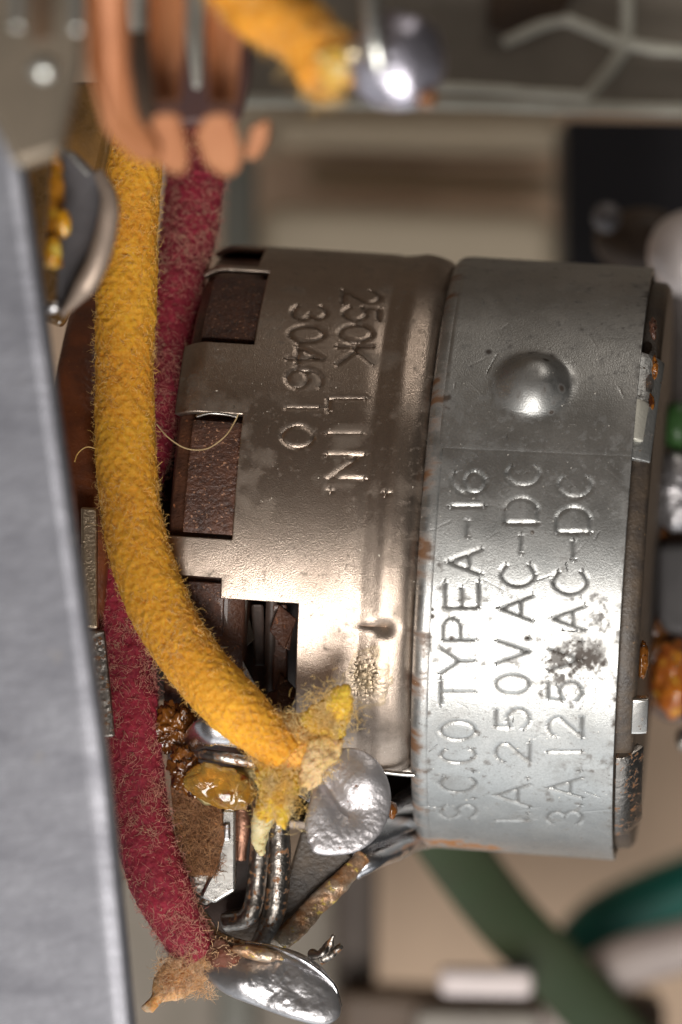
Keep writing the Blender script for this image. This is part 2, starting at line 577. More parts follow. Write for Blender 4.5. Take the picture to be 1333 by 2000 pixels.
# ------------------------------------------------------------------ fluff
def strands(name, base, direc, mat, parent, length, width, seed=0, k=6, curl=0.5, gravity=None, pull=None, attract=0.0):
    """thin curling fibres as slim three-sided tubes; base (n,3), direc (n,3)"""
    g = np.random.default_rng(seed)
    n = len(base)
    d = direc / np.linalg.norm(direc, axis=1)[:, None]
    Ls = (length * g.uniform(0.4, 1.3, n))[:, None] / k
    ax = g.normal(size=(n, 3))
    ax /= np.linalg.norm(ax, axis=1)[:, None]
    pos = [base]
    ang = g.normal(0, curl, n)[:, None]
    for q in range(k):
        d = d + np.cross(ax, d) * ang + g.normal(0, 0.16, (n, 3))
        if pull is not None:
            d = d - pull * attract
        d /= np.linalg.norm(d, axis=1)[:, None]
        pos.append(pos[-1] + d * Ls)
    C = np.stack(pos, 1)
    side = np.cross(d, ax)
    side /= np.linalg.norm(side, axis=1)[:, None] + 1e-9
    oth = np.cross(d, side)
    wv = np.linspace(1, 0.35, k + 1)[None, :, None] * width
    rings = []
    for a in (0, 2.094, 4.189):
        rings.append(C + (side[:, None] * math.cos(a) + oth[:, None] * math.sin(a)) * wv)
    V = np.stack(rings, 2)                     # n, k+1, 3, 3
    idx = np.arange(n * (k + 1) * 3).reshape(n, k + 1, 3)
    F = []
    for a in range(3):
        b2 = (a + 1) % 3
        F.append(np.stack([idx[:, :-1, a], idx[:, :-1, b2], idx[:, 1:, b2], idx[:, 1:, a]], -1).reshape(-1, 4))
    o = mesh_obj(name, V.reshape(-1, 3), np.concatenate(F), mat, parent)
    return o


def wire_fluff(name, pts, r, n, mat, parent, length, width, seed, out=0.25, t0=0.0, t1=1.0):
    g = np.random.default_rng(seed)
    c = catmull(pts, 400)
    T, Nn, B = frames(c)
    i = (g.uniform(t0, t1, n) * 399).astype(int)
    th = g.uniform(0, 2 * math.pi, n)
    rr = np.interp(np.linspace(0, 1, 400), np.linspace(0, 1, len(r)), r) if hasattr(r, '__len__') else np.full(400, r)
    nor = Nn[i] * np.cos(th)[:, None] + B[i] * np.sin(th)[:, None]
    rr = rr * (CAM_D - c[:, 2]) / CAM_D
    base = c[i] + nor * (rr[i] * 0.985)[:, None]
    tan = np.cross(T[i], nor)
    a = g.uniform(0, 2 * math.pi, n)
    o_ = np.where(g.uniform(size=n) < 0.2, out * 3.0, out)[:, None] * g.uniform(0.6, 1.3, n)[:, None]
    d = T[i] * np.cos(a)[:, None] + tan * np.sin(a)[:, None] + nor * o_
    o = strands(name, base, d, mat, parent, length, width, seed + 1, k=6, curl=0.65, pull=nor, attract=0.10)
    tag(o, kind='stuff')
    return o


# ------------------------------------------------------------------ the setting: back panel of the chassis
z_b = -24.0


def back(name, x0, x1, y0, y1, z, mat, label=None):
    o = slab(name, [(x0, y0, z), (x1, y0, z), (x1, y1, z), (x0, y1, z)], 1.2, mat, bevel=0.15)
    return o


bp_ = back('back_panel', -1500, 2800, -1500, 3500, z_b, M['tan'])
tag(bp_, kind='structure')
bp2 = back('back_ledge', 300, 1096, -1200, 300, -19.5, M['beige'])
tag(bp2, kind='structure')

# cream box above the potentiometer (rounded corners, stepped lid)
box = thing('cream_box', 'out of focus cream box with stepped lid behind the top of the metal can', 'box', P(800, 500, -19))
slab('box_body', [(505, 395, -17), (1090, 415, -17), (1098, 1010, -17), (490, 1010, -17)], 5.5, M['beige'], box, bevel=0.6, seg=6)
slab('box_lid', [(540, 225, -18.2), (1100, 228, -18.2), (1100, 300, -18.2), (860, 297, -18.2), (540, 285, -18.2)], 3.5, M['beige'], box, bevel=0.35, seg=5)
slab('box_lip', [(600, 318, -18.6), (1098, 345, -18.6), (1098, 372, -18.6), (600, 355, -18.6)], 3.5, M['beige'], box, bevel=0.12, seg=5)

post = slab('grey_post', [(432, 300, -16), (500, 300, -16), (498, 2100, -16), (425, 2100, -16)], 2.0, surf('grey_green_paint', (0.17, 0.165, 0.14), (0.14, 0.135, 0.11), 0.5, bstr=0), None, bevel=0.2)
tag(post, 'blurred grey green upright post behind the crimson wire', 'post')

blk = slab('black_box', [(1106, 232, -12), (1500, 236, -12), (1500, 700, -12), (1108, 640, -12)], 6, M['black'], None, bevel=0.1)
tag(blk, 'plain black box in the blurred upper right background', 'box')

# plate top right, its edge highlights built as pale ribs
tp = thing('ribbed_plate', 'grey brown plate with pale edge highlights built as ribs forming a hexagon at the upper right', 'plate', P(1100, 100, -8))
slab('plate', [(470, -200, -9), (1700, -200, -9), (1700, 222, -9), (470, 200, -9)], 1.0, M['grey_brown'], tp, bevel=0.05)
slab('dark_patch', [(955, -200, -8.9), (1215, -200, -8.9), (1100, 32, -8.9), (1000, 70, -8.9), (955, 60, -8.9)], 0.1, M['brown'], tp, bevel=0.02)
RIB = [[(985, 82), (1060, 48), (1108, 38), (1150, 56), (1222, 88)], [(1222, 85), (1280, 96), (1400, 104)], [(1222, 90), (1226, 20), (1222, -60)],
       [(1222, 90), (1188, 140), (1148, 186)]]
for k, q in enumerate(RIB):
    tube('rib', PP([(x, y, -8.2) for x, y in q]), 0.115, M['ridge'], tp, straight=True, n=50, m=12, noise=0.04, seed=k)
tube('edge_rod', PP([(820, 168, -6.5), (930, 172, -6.5), (1060, 181, -6.5), (1150, 187, -6.5)]), 0.10, M['ridge'], tp, n=60, m=12, noise=0.04)
tube('plate_rim', PP([(470, 196, -8), (860, 201, -8), (1100, 208, -8), (1500, 220, -8)]), 0.12, M['ridge'], tp, n=80, m=12, noise=0.03)
tube('rib', PP([(1228, 96, -8.8), (1205, 140, -8.8), (1185, 192, -8.8)]), 0.07, M['grey_brown'], tp, n=30, m=12)

# lower background
gs = tube('green_sleeve', PP([(790, 1500, -8), (880, 1650, -9), (985, 1790, -11), (1090, 1900, -12), (1230, 2060, -13), (1400, 2250, -13)]), 0.64, M['green'], None, n=90, m=24, flat=0.35)
tag(gs, 'dark olive green flat sleeving running down to the right below the metal housing', 'sleeving')
tw = tube('teal_wire', PP([(1030, 2200, -16), (1062, 2010, -16), (1110, 1905, -16), (1175, 1812, -16), (1290, 1752, -16), (1450, 1690, -16)]), 0.62, M['teal'], None, n=90, m=24)
tag(tw, 'blurred teal insulated wire curving in at the lower right', 'wire')
ww = tube('white_wire', PP([(1080, 2010, -13), (1170, 1915, -13), (1260, 1868, -13), (1500, 1810, -13)]), 0.52, surf('dusty_pink_insulation', (0.40, 0.33, 0.30), (0.34, 0.28, 0.26), 0.4, bstr=0), None, n=60, m=24)
tag(ww, 'blurred pale wire running just below the teal wire', 'wire')
pt = slab('pale_tab', [(858, 1892, -11), (1042, 1896, -11), (1042, 1950, -11), (858, 1946, -11)], 1.0, M['white'], None, bevel=0.2, seg=4)
tag(pt, 'small pale pink rectangular tab left of the green sleeving', 'tab')
bb = slab('brown_block', [(660, 1935, -14), (860, 1945, -14), (1300, 1955, -14), (1300, 2200, -14), (660, 2200, -14)], 3, M['brown'], None, bevel=0.2)
tag(bb, 'dark brown block along the bottom edge below the pale tab', 'block')
gb = slab('grey_block', [(815, 1975, -12.5), (1060, 1980, -12.5), (1060, 2200, -12.5), (815, 2200, -12.5)], 1.4, surf('grey_putty', (0.34, 0.31, 0.27), (0.30, 0.27, 0.24), 0.6, bstr=0), None, bevel=0.2)
tag(gb, 'light grey block at the bottom edge under the pale tab', 'block')
up = slab('dark_upright', [(655, 1640, -15), (738, 1650, -15), (735, 2100, -15), (655, 2100, -15)], 2, surf('dark_taupe', (0.085, 0.062, 0.048), (0.07, 0.052, 0.042), 0.6, bstr=0), None, bevel=0.2)
tag(up, 'dark taupe upright rising behind the lower solder lug', 'upright')
up2 = slab('taupe_panel', [(200, 1700, -17), (655, 1700, -17), (655, 2100, -17), (200, 2100, -17)], 1.5, surf('taupe_paint', (0.26, 0.22, 0.18), (0.22, 0.19, 0.15), 0.6, bstr=0), None, bevel=0.2)
tag(up2, 'taupe panel seen behind the end of the crimson wire', 'panel')

# ------------------------------------------------------------------ potentiometer with switch
O = P(873, 1078, 0)
ta, tz = math.radians(3.8), math.radians(5.3)
AX = np.array([math.cos(ta) * math.cos(tz), -math.sin(ta) * math.cos(tz), math.sin(tz)])
E2 = np.cross(AX, np.array([0, 1.0, 0]))
E2 /= np.linalg.norm(E2)
UP = np.cross(E2, AX)


def cyl(u, th, r):
    u, th, r = np.broadcast_arrays(u, th, r)
    return O + u[..., None] * AX + r[..., None] * (np.cos(th)[..., None] * E2 + np.sin(th)[..., None] * UP)


def inv(px, py, r=5.6):
    """photo pixel -> (u, theta) on the cylinder of radius r round the shaft"""
    C = np.array([0, 0, CAM_D])
    d = P(px, py, 0) - C
    d /= np.linalg.norm(d)
    oc = C - O
    dp = d - AX * (d @ AX)
    op = oc - AX * (oc @ AX)
    a, b, c = dp @ dp, 2 * dp @ op, op @ op - r * r
    disc = b * b - 4 * a * c
    if disc < 0:
        disc = 0
    t = (-b - math.sqrt(disc)) / (2 * a)
    p = C + d * t - O
    return float(p @ AX), math.atan2(float(p @ UP), float(p @ E2))


def arc(cx, cy, rx, ry, a0, a1, n=14):
    return [(cx + rx * math.cos(math.radians(a)), cy + ry * math.sin(math.radians(a))) for a in np.linspace(a0, a1, n)]


G = {
    'S': [arc(.5, .74, .45, .26, 20, 250, 12) + arc(.5, .26, .45, .26, 80, -160, 12)],
    'C': [arc(.55, .5, .52, .5, 48, 312, 18)],
    'O': [arc(.5, .5, .5, .5, 0, 360, 24)],
    '0': [arc(.5, .5, .48, .5, 0, 360, 24)],
    'T': [[(0, 1), (1, 1)], [(.5, 1), (.5, 0)]],
    'Y': [[(0, 1), (.5, .45), (1, 1)], [(.5, .45), (.5, 0)]],
    'P': [[(0, 0), (0, 1), (.6, 1)] + arc(.6, .74, .4, .26, 90, -90, 8) + [(0, .48)]],
    'E': [[(1, 0), (0, 0), (0, 1), (1, 1)], [(0, .5), (.8, .5)]],
    'A': [[(0, 0), (.5, 1), (1, 0)], [(.2, .35), (.8, .35)]],
    '-': [[(0, .45), (1, .45)]],
    '1': [[(.5, 0), (.5, 1)]],
    '6': [arc(.62, .5, .62, .5, 60, 180, 9) + arc(.5, .3, .48, .3, 180, 540, 18)],
    '2': [arc(.5, .72, .46, .28, 170, -20, 10) + [(.0, 0), (1, 0)]],
    '5': [[(.95, 1), (.15, 1), (.08, .58)] + arc(.48, .33, .5, .33, 130, -150, 12)],
    'V': [[(0, 1), (.5, 0), (1, 1)]],
    'D': [[(0, 0), (0, 1), (.5, 1)] + arc(.5, .5, .5, .5, 90, -90, 12) + [(0, 0)]],
    '3': [arc(.45, .74, .45, .26, 150, -70, 10) + arc(.45, .26, .5, .26, 70, -150, 10)],
    '4': [[(.7, 0), (.7, 1), (0, .3), (1, .3)]],
    'K': [[(0, 0), (0, 1)], [(.95, 1), (0, .4)], [(.25, .55), (1, 0)]],
    'L': [[(0, 1), (0, 0), (.9, 0)]],
    'N': [[(0, 0), (0, 1), (1, 0), (1, 1)]],
}


def lerp(a, b, t):
    return a + (b - a) * t


# switch rows read upwards: (character, y lower end, y upper end)
def row_x(yref, cols):
    (ya, ta_, ba_), (yb, tb_, bb_) = cols
    t = (yref - ya) / (yb - ya)
    t = min(1.15, max(-0.15, t))
    return lerp(ta_, tb_, t), lerp(ba_, bb_, t)


SW_ROWS = [
    (((950, 884, 949), (1300, 862, 928), (1580, 863, 931)),
     [('S', 1586, 1557), ('.', 1546, 0), ('C', 1535, 1505), ('.', 1494, 0), ('C', 1479, 1450), ('O', 1434, 1400), ('T', 1367, 1322), ('Y', 1309, 1262),
      ('P', 1245, 1202), ('E', 1183, 1136), ('A', 1119, 1073), ('-', 1048, 1018), ('1', 1000, 982), ('6', 967, 925)]),
    (((930, 992, 1056), (1300, 970, 1035), (1580, 970, 1036)),
     [('1', 1596, 1580), ('.', 1574, 0), ('A', 1562, 1520), ('.', 1508, 0), ('2', 1478, 1440), ('5', 1415, 1376), ('0', 1349, 1311), ('V', 1289, 1246),
      ('.', 1241, 0), ('A', 1208, 1160), ('C', 1143, 1099), ('-', 1079, 1047), ('D', 1023, 976), ('C', 954, 912)]),
    (((940, 1094, 1158), (1300, 1072, 1138), (1580, 1072, 1138)),
     [('3', 1596, 1570), ('.', 1559, 0), ('A', 1545, 1508), ('.', 1494, 0), ('1', 1466, 1448), ('2', 1430, 1392), ('5', 1364, 1325), ('V', 1303, 1263),
      ('.', 1248, 0), ('A', 1226, 1180), ('C', 1158, 1112), ('-', 1092, 1058), ('D', 1041, 994), ('C', 976, 932)]),
]
CAN_ROWS = [
    ([('2', 577, 602, 671, 742), ('5', 608, 635, 672, 739), ('0', 643, 676, 664, 727), ('K', 685, 719, 660, 727), ('L', 784, 812, 643, 713),
      ('1', 842, 860, 640, 706), ('N', 892, 938, 641, 711), ('.', 961, 0, 646, 646), ('.', 966, 0, 757, 757)]),
    ([('3', 607, 635, 573, 638), ('0', 646, 677, 566, 633), ('4', 685, 719, 562, 630), ('6', 729, 764, 562, 629), ('1', 793, 811, 560, 625), ('O', 836, 878, 552, 614)]),
]


def strokes_switch():
    out = []
    for cols, chars in SW_ROWS:
        for ch, y0, y1 in chars:
            ym = (y0 + (y1 or y0)) / 2
            seg = (cols[0], cols[1]) if ym < cols[1][0] else (cols[1], cols[2])
            tx, bx = row_x(ym, seg)
            if ch == '.':
                out.append(('dot', [inv(bx - 3, ym)]))
                continue
            for pl in G[ch]:
                out.append(('line', [inv(lerp(bx, tx, gy), lerp(y0, y1, gx)) for gx, gy in pl]))
    return out


def strokes_can():
    out = []
    for row in CAN_ROWS:
        for ch, y0, y1, x0, x1 in row:
            if ch == '.':
                out.append(('dot', [inv(x0, y0)]))
                continue
            for pl in G[ch]:
                out.append(('line', [inv(lerp(x0, x1, gy), lerp(y0, y1, gx)) for gx, gy in pl]))
    return out


def stamp(U, TH, R0, strokes, width, depth, dotr):
    """height offset and groove mask on a (u, theta) grid"""
    H = np.zeros(U.shape)
    Gm = np.zeros(U.shape)
    uu, tt = U[:, 0], TH[0, :]
    for kind, pts in strokes:
        pts = np.array([(u, th * R0) for u, th in pts])
        mg = width * 3
        i0, i1 = np.searchsorted(uu, [pts[:, 0].min() - mg, pts[:, 0].max() + mg])
        j0, j1 = np.searchsorted(tt * R0, [pts[:, 1].min() - mg, pts[:, 1].max() + mg])
        if i1 <= i0 or j1 <= j0:
            continue
        X, Y = U[i0:i1, j0:j1], TH[i0:i1, j0:j1] * R0
        wd = dotr if kind == 'dot' else width
        D = np.full(X.shape, 9.0)
        if kind == 'dot':
            D = np.hypot(X - pts[0, 0], Y - pts[0, 1])
        else:
            for a, b in zip(pts[:-1], pts[1:]):
                ab = b - a
                L2 = ab @ ab + 1e-12
                t = np.clip(((X - a[0]) * ab[0] + (Y - a[1]) * ab[1]) / L2, 0, 1)
                D = np.minimum(D, np.hypot(X - a[0] - t * ab[0], Y - a[1] - t * ab[1]))
        x = np.clip(1 - D / wd, 0, 1)
        g = np.clip(x * 2.4, 0, 1)
        g = g * g * (3 - 2 * g)
        h = -depth * g
        sub = H[i0:i1, j0:j1]
        sub[...] = np.minimum(sub, h)
        Gm[i0:i1, j0:j1] = np.maximum(Gm[i0:i1, j0:j1], np.exp(-(D / (wd * 1.1)) ** 4))
    return H, Gm


def wear_attr(me, rgb):
    ca = me.color_attributes.new('wear', 'FLOAT_COLOR', 'POINT')
    a = np.ones((len(me.vertices), 4), np.float32)
    a[:, :3] = rgb
    ca.data.foreach_set('color', a.ravel())


def gaus(U, S, px, py, rx, ry, R0=5.6):
    u, th = inv(px, py)
    return np.exp(-((U - u) / rx) ** 2 - ((S - th * R0) / ry) ** 2)


pot = thing('potentiometer', 'round metal volume control with stamped can and grey switch housing marked TYPE A-16', 'potentiometer', O)

# theta samples: fine where the camera can see the stamping, coarse round the back
def thetas(fine):
    a = np.arange(-100, 100, fine)
    b = np.arange(100, 260, 1.5)
    return np.radians(np.concatenate([a, b]))


# ---- switch housing (a drawn cup)
US = 3.68
prof = [(0.34, 3.0), (0.16, 4.3), (0.06, 5.2)]
th = thetas(0.19)
ufl = np.concatenate([np.linspace(0, 0.16, 14), np.arange(0.175, US, 0.018), [US]])
rf = 0.09
rprof = 5.63 - rf + np.sqrt(np.clip(rf ** 2 - np.clip(rf - ufl, 0, rf) ** 2, 0, None))
U, TH = np.meshgrid(ufl, th, indexing='ij')
S = TH * 5.6
H, Gm = stamp(U, TH, 5.6, strokes_switch(), 0.044, 0.062, 0.050)
du, dth = inv(1042, 762)
dd = np.hypot(U - du, S - dth * 5.6)
dome = 0.40 * np.exp(-(dd / 0.50) ** 3.2)
cu, cth = inv(1040, 888)
crease = -0.005 * np.exp(-((S - (cth * 5.6) - (U - 2) * 0.02) / 0.03) ** 2) * (U > 0.2) + 0.02 * (1 / (1 + np.exp(-(S - cth * 5.6) / 0.08)) - 0.5)
pp = cyl(U, TH, 5.6)
lump = 0.007 * fbm(pp, 0.6, 3, 2) + 0.0006 * fbm(pp, 5, 8)
scr = 0
for k in range(90):       # fine scratches and dings
    su, ss, sa, sl = rng.uniform(0.2, 3.6), rng.uniform(-6, 5), rng.normal(0.3, 0.5) + (1.57 if k % 3 == 0 else 0), rng.uniform(0.08, 0.55)
    x = (U - su) * math.cos(sa) + (S - ss) * math.sin(sa)
    y = -(U - su) * math.sin(sa) + (S - ss) * math.cos(sa)
    scr = scr - rng.uniform(0.0012, 0.0045) * np.exp(-(y / 0.015) ** 2) * (np.abs(x) < sl / 2)
R = rprof[:, None] + H + dome + crease * (U > 0.15) + lump + scr
nz = fbm(pp, 6.0, 21, 4)
stain = np.clip((gaus(U, S, 1130, 1290, 0.5, 0.42) * 1.3 + gaus(U, S, 1175, 1195, 0.22, 0.3) + gaus(U, S, 1085, 1300, 0.35, 0.25) + 0.35 * gaus(U, S, 1120, 1490, 0.6, 0.3)) * (0.6 + 1.6 * nz + 1.6 * fbm(pp, 15.0, 91, 3)) - 0.10, 0, 1) * 0.70 + 0.18 * gaus(U, S, 1130, 1290, 0.6, 0.6)
nz2 = fbm(pp, 5.3, 71, 5)
edge = np.exp(-(U / 0.08) ** 2) * np.clip(0.45 + nz2 * 2.0, 0, 1) * 0.6 + np.exp(-(U / 0.25) ** 2) * np.clip(nz2 * 2.4 - 0.3, 0, 1) * 0.5 + np.exp(-((US - U) / 0.10) ** 2) * np.clip(0.2 + nz * 2, 0, 1) * 0.7
darkring = np.exp(-((dd - 0.70) / 0.10) ** 2) * np.clip(0.1 + 1.5 * nz, 0, 1) * 0.5
dots = np.zeros(U.shape)
for (dx, dy, dr) in ((1041, 1041, .035), (955, 700, .06), (1088, 775, .05), (1075, 812, .05), (1062, 738, .04), (846, 1200, .04), (846, 1187, .03), (868, 1568, .03), (884, 1243, .05), (1032, 1242, .05)):
    u_, t_ = inv(dx, dy)
    dots = np.maximum(dots, np.clip(1.6 - np.hypot(U - u_, S - t_ * 5.6) / dr, 0, 1))
rust = np.clip(gaus(U, S, 905, 1636, 0.75, 0.42) * (0.9 + 2.2 * nz) * 2.2 - 0.2, 0, 1) + np.exp(-(U / 0.12) ** 2) * np.clip(0.25 + nz2 * 1.8, 0, 1) * 0.45
V = cyl(U, TH, R)
n_u, n_t = U.shape
F = grid_faces(n_u, n_t, True)
sw = mesh_obj('switch_housing', V.reshape(-1, 3), F, M['switch'], pot)
wear_attr(sw.data, np.stack([Gm.ravel() * 0.95, np.clip(stain + edge + darkring + dots + 0.30 * np.exp(-(dd / 0.6) ** 4) * np.clip(0.5 + 1.2 * nz2, 0, 1) + 0.55 * np.clip(nz2 * 3 - 1.0, 0, 1) + 0.35 * np.clip(fbm(pp, 1.6, 93, 6) * 1.5 - 0.2, 0, 1) + 0.6 * np.clip(fbm(pp, 10.0, 97, 4) * 3 - 1.25, 0, 1), 0, 1).ravel(), np.clip(rust, 0, 1).ravel()], 1))
so = sw.modifiers.new('sheet', 'SOLIDIFY')
so.thickness = 0.14
so.offset = 1 if False else -1


def ring(name, prof, mat, parent, n=200, disp=0.0, seed=0):
    """turned part round the shaft: prof = [(u, r), ...]"""
    pr = np.array(prof)
    t = np.linspace(0, 2 * math.pi, n, endpoint=False)
    Ug = pr[:, 0][:, None] * np.ones(n)[None]
    Rg = pr[:, 1][:, None] * np.ones(n)[None]
    Vv = cyl(Ug, t[None] * np.ones((len(pr), 1)), Rg)
    if disp:
        Vv = Vv + (fbm(Vv, 2.0, seed) * disp)[..., None] * E2
    return mesh_obj(name, Vv.reshape(-1, 3), grid_faces(len(pr), n, True), mat, parent)


ring('end_wall', [(0.5, 0.6), (0.30, 0.6), (0.10, 0.9), (0.06, 4.0), (0.04, 5.40), (0.10, 5.42)], M['switch'], sw)
ep = ring('end_plate', [(3.55, 5.2), (3.62, 5.50), (3.72, 5.52), (3.95, 5.50), (4.03, 5.42), (4.04, 5.0), (4.04, 0.02)], M['dark_fibre'], sw, n=400)


def patch(name, px0, px1, py0, py1, r, thick, mat, parent, skew=0.0, curl=0.0, n=14, rad_in=None):
    """a bit of sheet following the cylinder, given by photo pixels at its corners"""
    (ua, ta1), (ub, tb1) = inv(px0, py0, r), inv(px1, py1, r)
    uu = np.linspace(ua, ub, n)
    tt = np.linspace(ta1, tb1, n)
    Ug, Tg = np.meshgrid(uu, tt, indexing='ij')
    Ug = Ug + skew * (Tg - ta1) / (tb1 - ta1)
    x = (Ug - ua) / (ub - ua)
    Rg = r - curl * np.clip(x, 0, 1) ** 2.2
    Vv = cyl(Ug, Tg, Rg)
    o = mesh_obj(name, Vv.reshape(-1, 3), grid_faces(n, n), mat, parent)
    s_ = o.modifiers.new('sheet', 'SOLIDIFY')
    s_.thickness = thick
    s_.offset = 0
    b_ = o.modifiers.new('bevel', 'BEVEL')
    b_.width = 0.02
    b_.segments = 2
    return o


M['tabmetal'] = surf('zinc_tab', (0.50, 0.51, 0.50), (0.40, 0.40, 0.39), 0.45, 0.85, 2, (0.12, 0.08, 0.05), 8, 0.62, 0.35, 12)
patch('crimp_tab', 1236, 1278, 690, 900, 5.60, 0.13, M['tabmetal'], sw, skew=-0.10, curl=0.25)
patch('crimp_tab', 1240, 1259, 780, 860, 5.70, 0.10, M['tab_highlight'], sw, skew=-0.05, curl=0.15)  # pale piece added as a painted highlight over the tab fold
patch('crimp_tab', 1203, 1246, 1475, 1628, 5.58, 0.16, M['steel_dark'], sw, skew=0.0, curl=0.35)
patch('contact_lug', 1236, 1262, 1362, 1430, 5.45, 0.20, M['steel'], sw, curl=0.05)
# grime and resin clinging to the end plate
for k, (x, y, rx, ry, zz, mt_) in enumerate(((1285, 720, .09, .28, 4.9, 'flux_dark'), (1278, 800, .10, .4, 5.0, 'flux_dark'), (1262, 940, .09, .35, 5.2, 'flux_dark'), (1262, 1010, .13, .22, 5.2, 'fibre'),
                                             (1250, 1110, .10, .5, 5.2, 'dark_fibre'), (1262, 1290, .14, .42, 4.8, 'flux_dark'), (1282, 640, .10, .25, 4.2, 'fibre'), (1230, 1400, .10, .35, 4.6, 'dark_fibre'))):
    blob('resin_drop', P(x - 6, y, zz - 0.1), (rx * 0.7, ry * 0.8, 0.16), M[mt_], ep, noise=0.5, nscale=3, seed=k, n=30, m=40)

# ---- can cover
UL = -4.80


def can_u(px, py):
    return inv(px, py)[0]


th = thetas(0.19)
ufl = np.concatenate([np.linspace(UL, UL + 0.5, 26), np.arange(UL + 0.52, -0.40, 0.022), np.linspace(-0.40, -0.13, 30)])
r0 = 5.60
rfl = 0.42
rprof = r0 - rfl + np.sqrt(np.clip(rfl ** 2 - np.clip(ufl - (-0.13 - rfl), 0, rfl) ** 2, 0, None))
rprof = rprof + 0.036 * np.exp(-((ufl + 0.70) / 0.15) ** 2) - 0.025 * np.exp(-((ufl + 1.15) / 0.14) ** 2)   # raised bead next to the switch
rprof = rprof - 0.16 * np.clip((UL + 0.42 - ufl) / 0.42, 0, 1) ** 2
U, TH = np.meshgrid(ufl, th, indexing='ij')
S = TH * 5.6
H, Gm = stamp(U, TH, 5.6, strokes_can(), 0.062, 0.072, 0.080)
# the struck mark and the ding above the flux stain
ku, kt = inv(752, 1224)
dk = np.hypot((U - ku) / 0.19, (S - kt * 5.6) / 0.16)
ding = -0.15 * np.exp(-dk ** 2.5)
ku2, kt2 = inv(722, 1221)
ding = ding - 0.07 * np.exp(-(np.hypot((U - ku2) / 0.22, (S - kt2 * 5.6) / 0.07)) ** 2)
pp = cyl(U, TH, 5.6)
lump = 0.016 * fbm(pp, 0.5, 13, 2) + 0.0006 * fbm(pp, 7, 18)
fx = gaus(U, S, 715, 1320, 0.42, 0.62)
nz = fbm(pp, 5.0, 31, 4)
crust = np.clip(fx * 1.3 + nz * 0.35 - 0.42, 0, 1)
lump = lump + 0.035 * crust * (0.4 + 1.2 * np.abs(fbm(pp, 17, 44)))
R = rprof[:, None] + H + ding + lump
# cut-outs along the mounting end and the terminal slot
keep = np.ones(U.shape, bool)


def cut(xa, ya, xb, yb, left_open=True, xr=None):
    global keep
    ub = inv(xb, (ya + yb) / 2)[0]
    ua = UL - 1 if left_open else inv(xa, (ya + yb) / 2)[0]
    t1, t0 = inv(xa + 60, ya)[1], inv(xa + 60, yb)[1]
    keep &= ~((U >= ua) & (U <= ub) & (TH <= t1) & (TH >= t0))


cut(410, 536, 510, 680)
cut(370, 812, 463, 1052)
cut(360, 1128, 440, 2000)
cut(440, 1172, 578, 1450)
keep &= ~((TH < inv(470, 1440)[1]) & (U <= inv(660, 1450)[0]) & (TH > math.radians(-100)))
tb = inv(760, 1500)[1]
keep &= ~((TH < tb) & (U < inv(805, 1510)[0]) & (TH > math.radians(-84)))
keep &= ~((TH > math.radians(66)) & (TH < math.radians(84)) & (U < UL + 1.0))
V = cyl(U, TH, R)
n_u, n_t = U.shape
F = grid_faces(n_u, n_t, True)
kf = keep.ravel()[F].all(1)
can = mesh_obj('can_cover', V.reshape(-1, 3), F[kf], M['can'], pot)
edge = np.exp(-((-0.13 - U) / 0.09) ** 2) * np.clip(0.4 + fbm(pp, 11.0, 61, 3) * 2, 0, 1) * 0.8
# dark grime round the letters and along cut edges
stain = np.clip(0.5 * gaus(U, S, 700, 1400, 0.5, 0.4) * (0.4 + 2.0 * nz), 0, 0.6) + 0.55 * np.clip(fbm(pp, 2.2, 83, 6) * 1.6 - 0.25, 0, 1) + 0.5 * np.clip(fbm(pp, 8.0, 87, 4) * 3 - 1.3, 0, 1) + 0.25 * np.exp(-((dk - 1.0) / 0.25) ** 2)
halo = np.exp(-((crust - 0.12) / 0.06) ** 2) * 0.35
if len(can.data.vertices) == U.size:
    wear_attr(can.data, np.stack([Gm.ravel() * 0.25, np.clip(stain + edge, 0, 1).ravel(), np.clip(crust * 0.55 + halo, 0, 1).ravel() * 0.8], 1))
so = can.modifiers.new('sheet', 'SOLIDIFY')
so.thickness = 0.13
so.offset = -1

ring('can_rear', [(-0.10, 5.0), (-0.06, 5.05), (-0.02, 5.0), (0.0, 0.5)], M['cavity'], pot)  # dark ring paints the shade in the seam between can and switch
waf = ring('wafer', [(-3.3, 0.02), (-3.3, 5.28), (-3.34, 5.44), (-3.75, 5.47), (-4.74, 5.46), (-4.82, 5.28), (-4.82, 0.02)], M['fibre'], pot, n=360, disp=0.02)
M['rust_fibre'] = surf('scorched_fibre', (0.050, 0.025, 0.019), (0.12, 0.052, 0.032), 0.36, 0, 3.5, (0.42, 0.22, 0.13), 15, 0.60, 1.0, 13, rvar=0.2, coat=0.2)
ring('contact_ring', [(-1.2, 0.02), (-1.2, 5.0), (-2.2, 5.0), (-2.2, 4.3), (-2.75, 4.3), (-2.75, 5.05), (-2.95, 5.05), (-2.95, 0.02)], M['cavity'], pot, n=260)
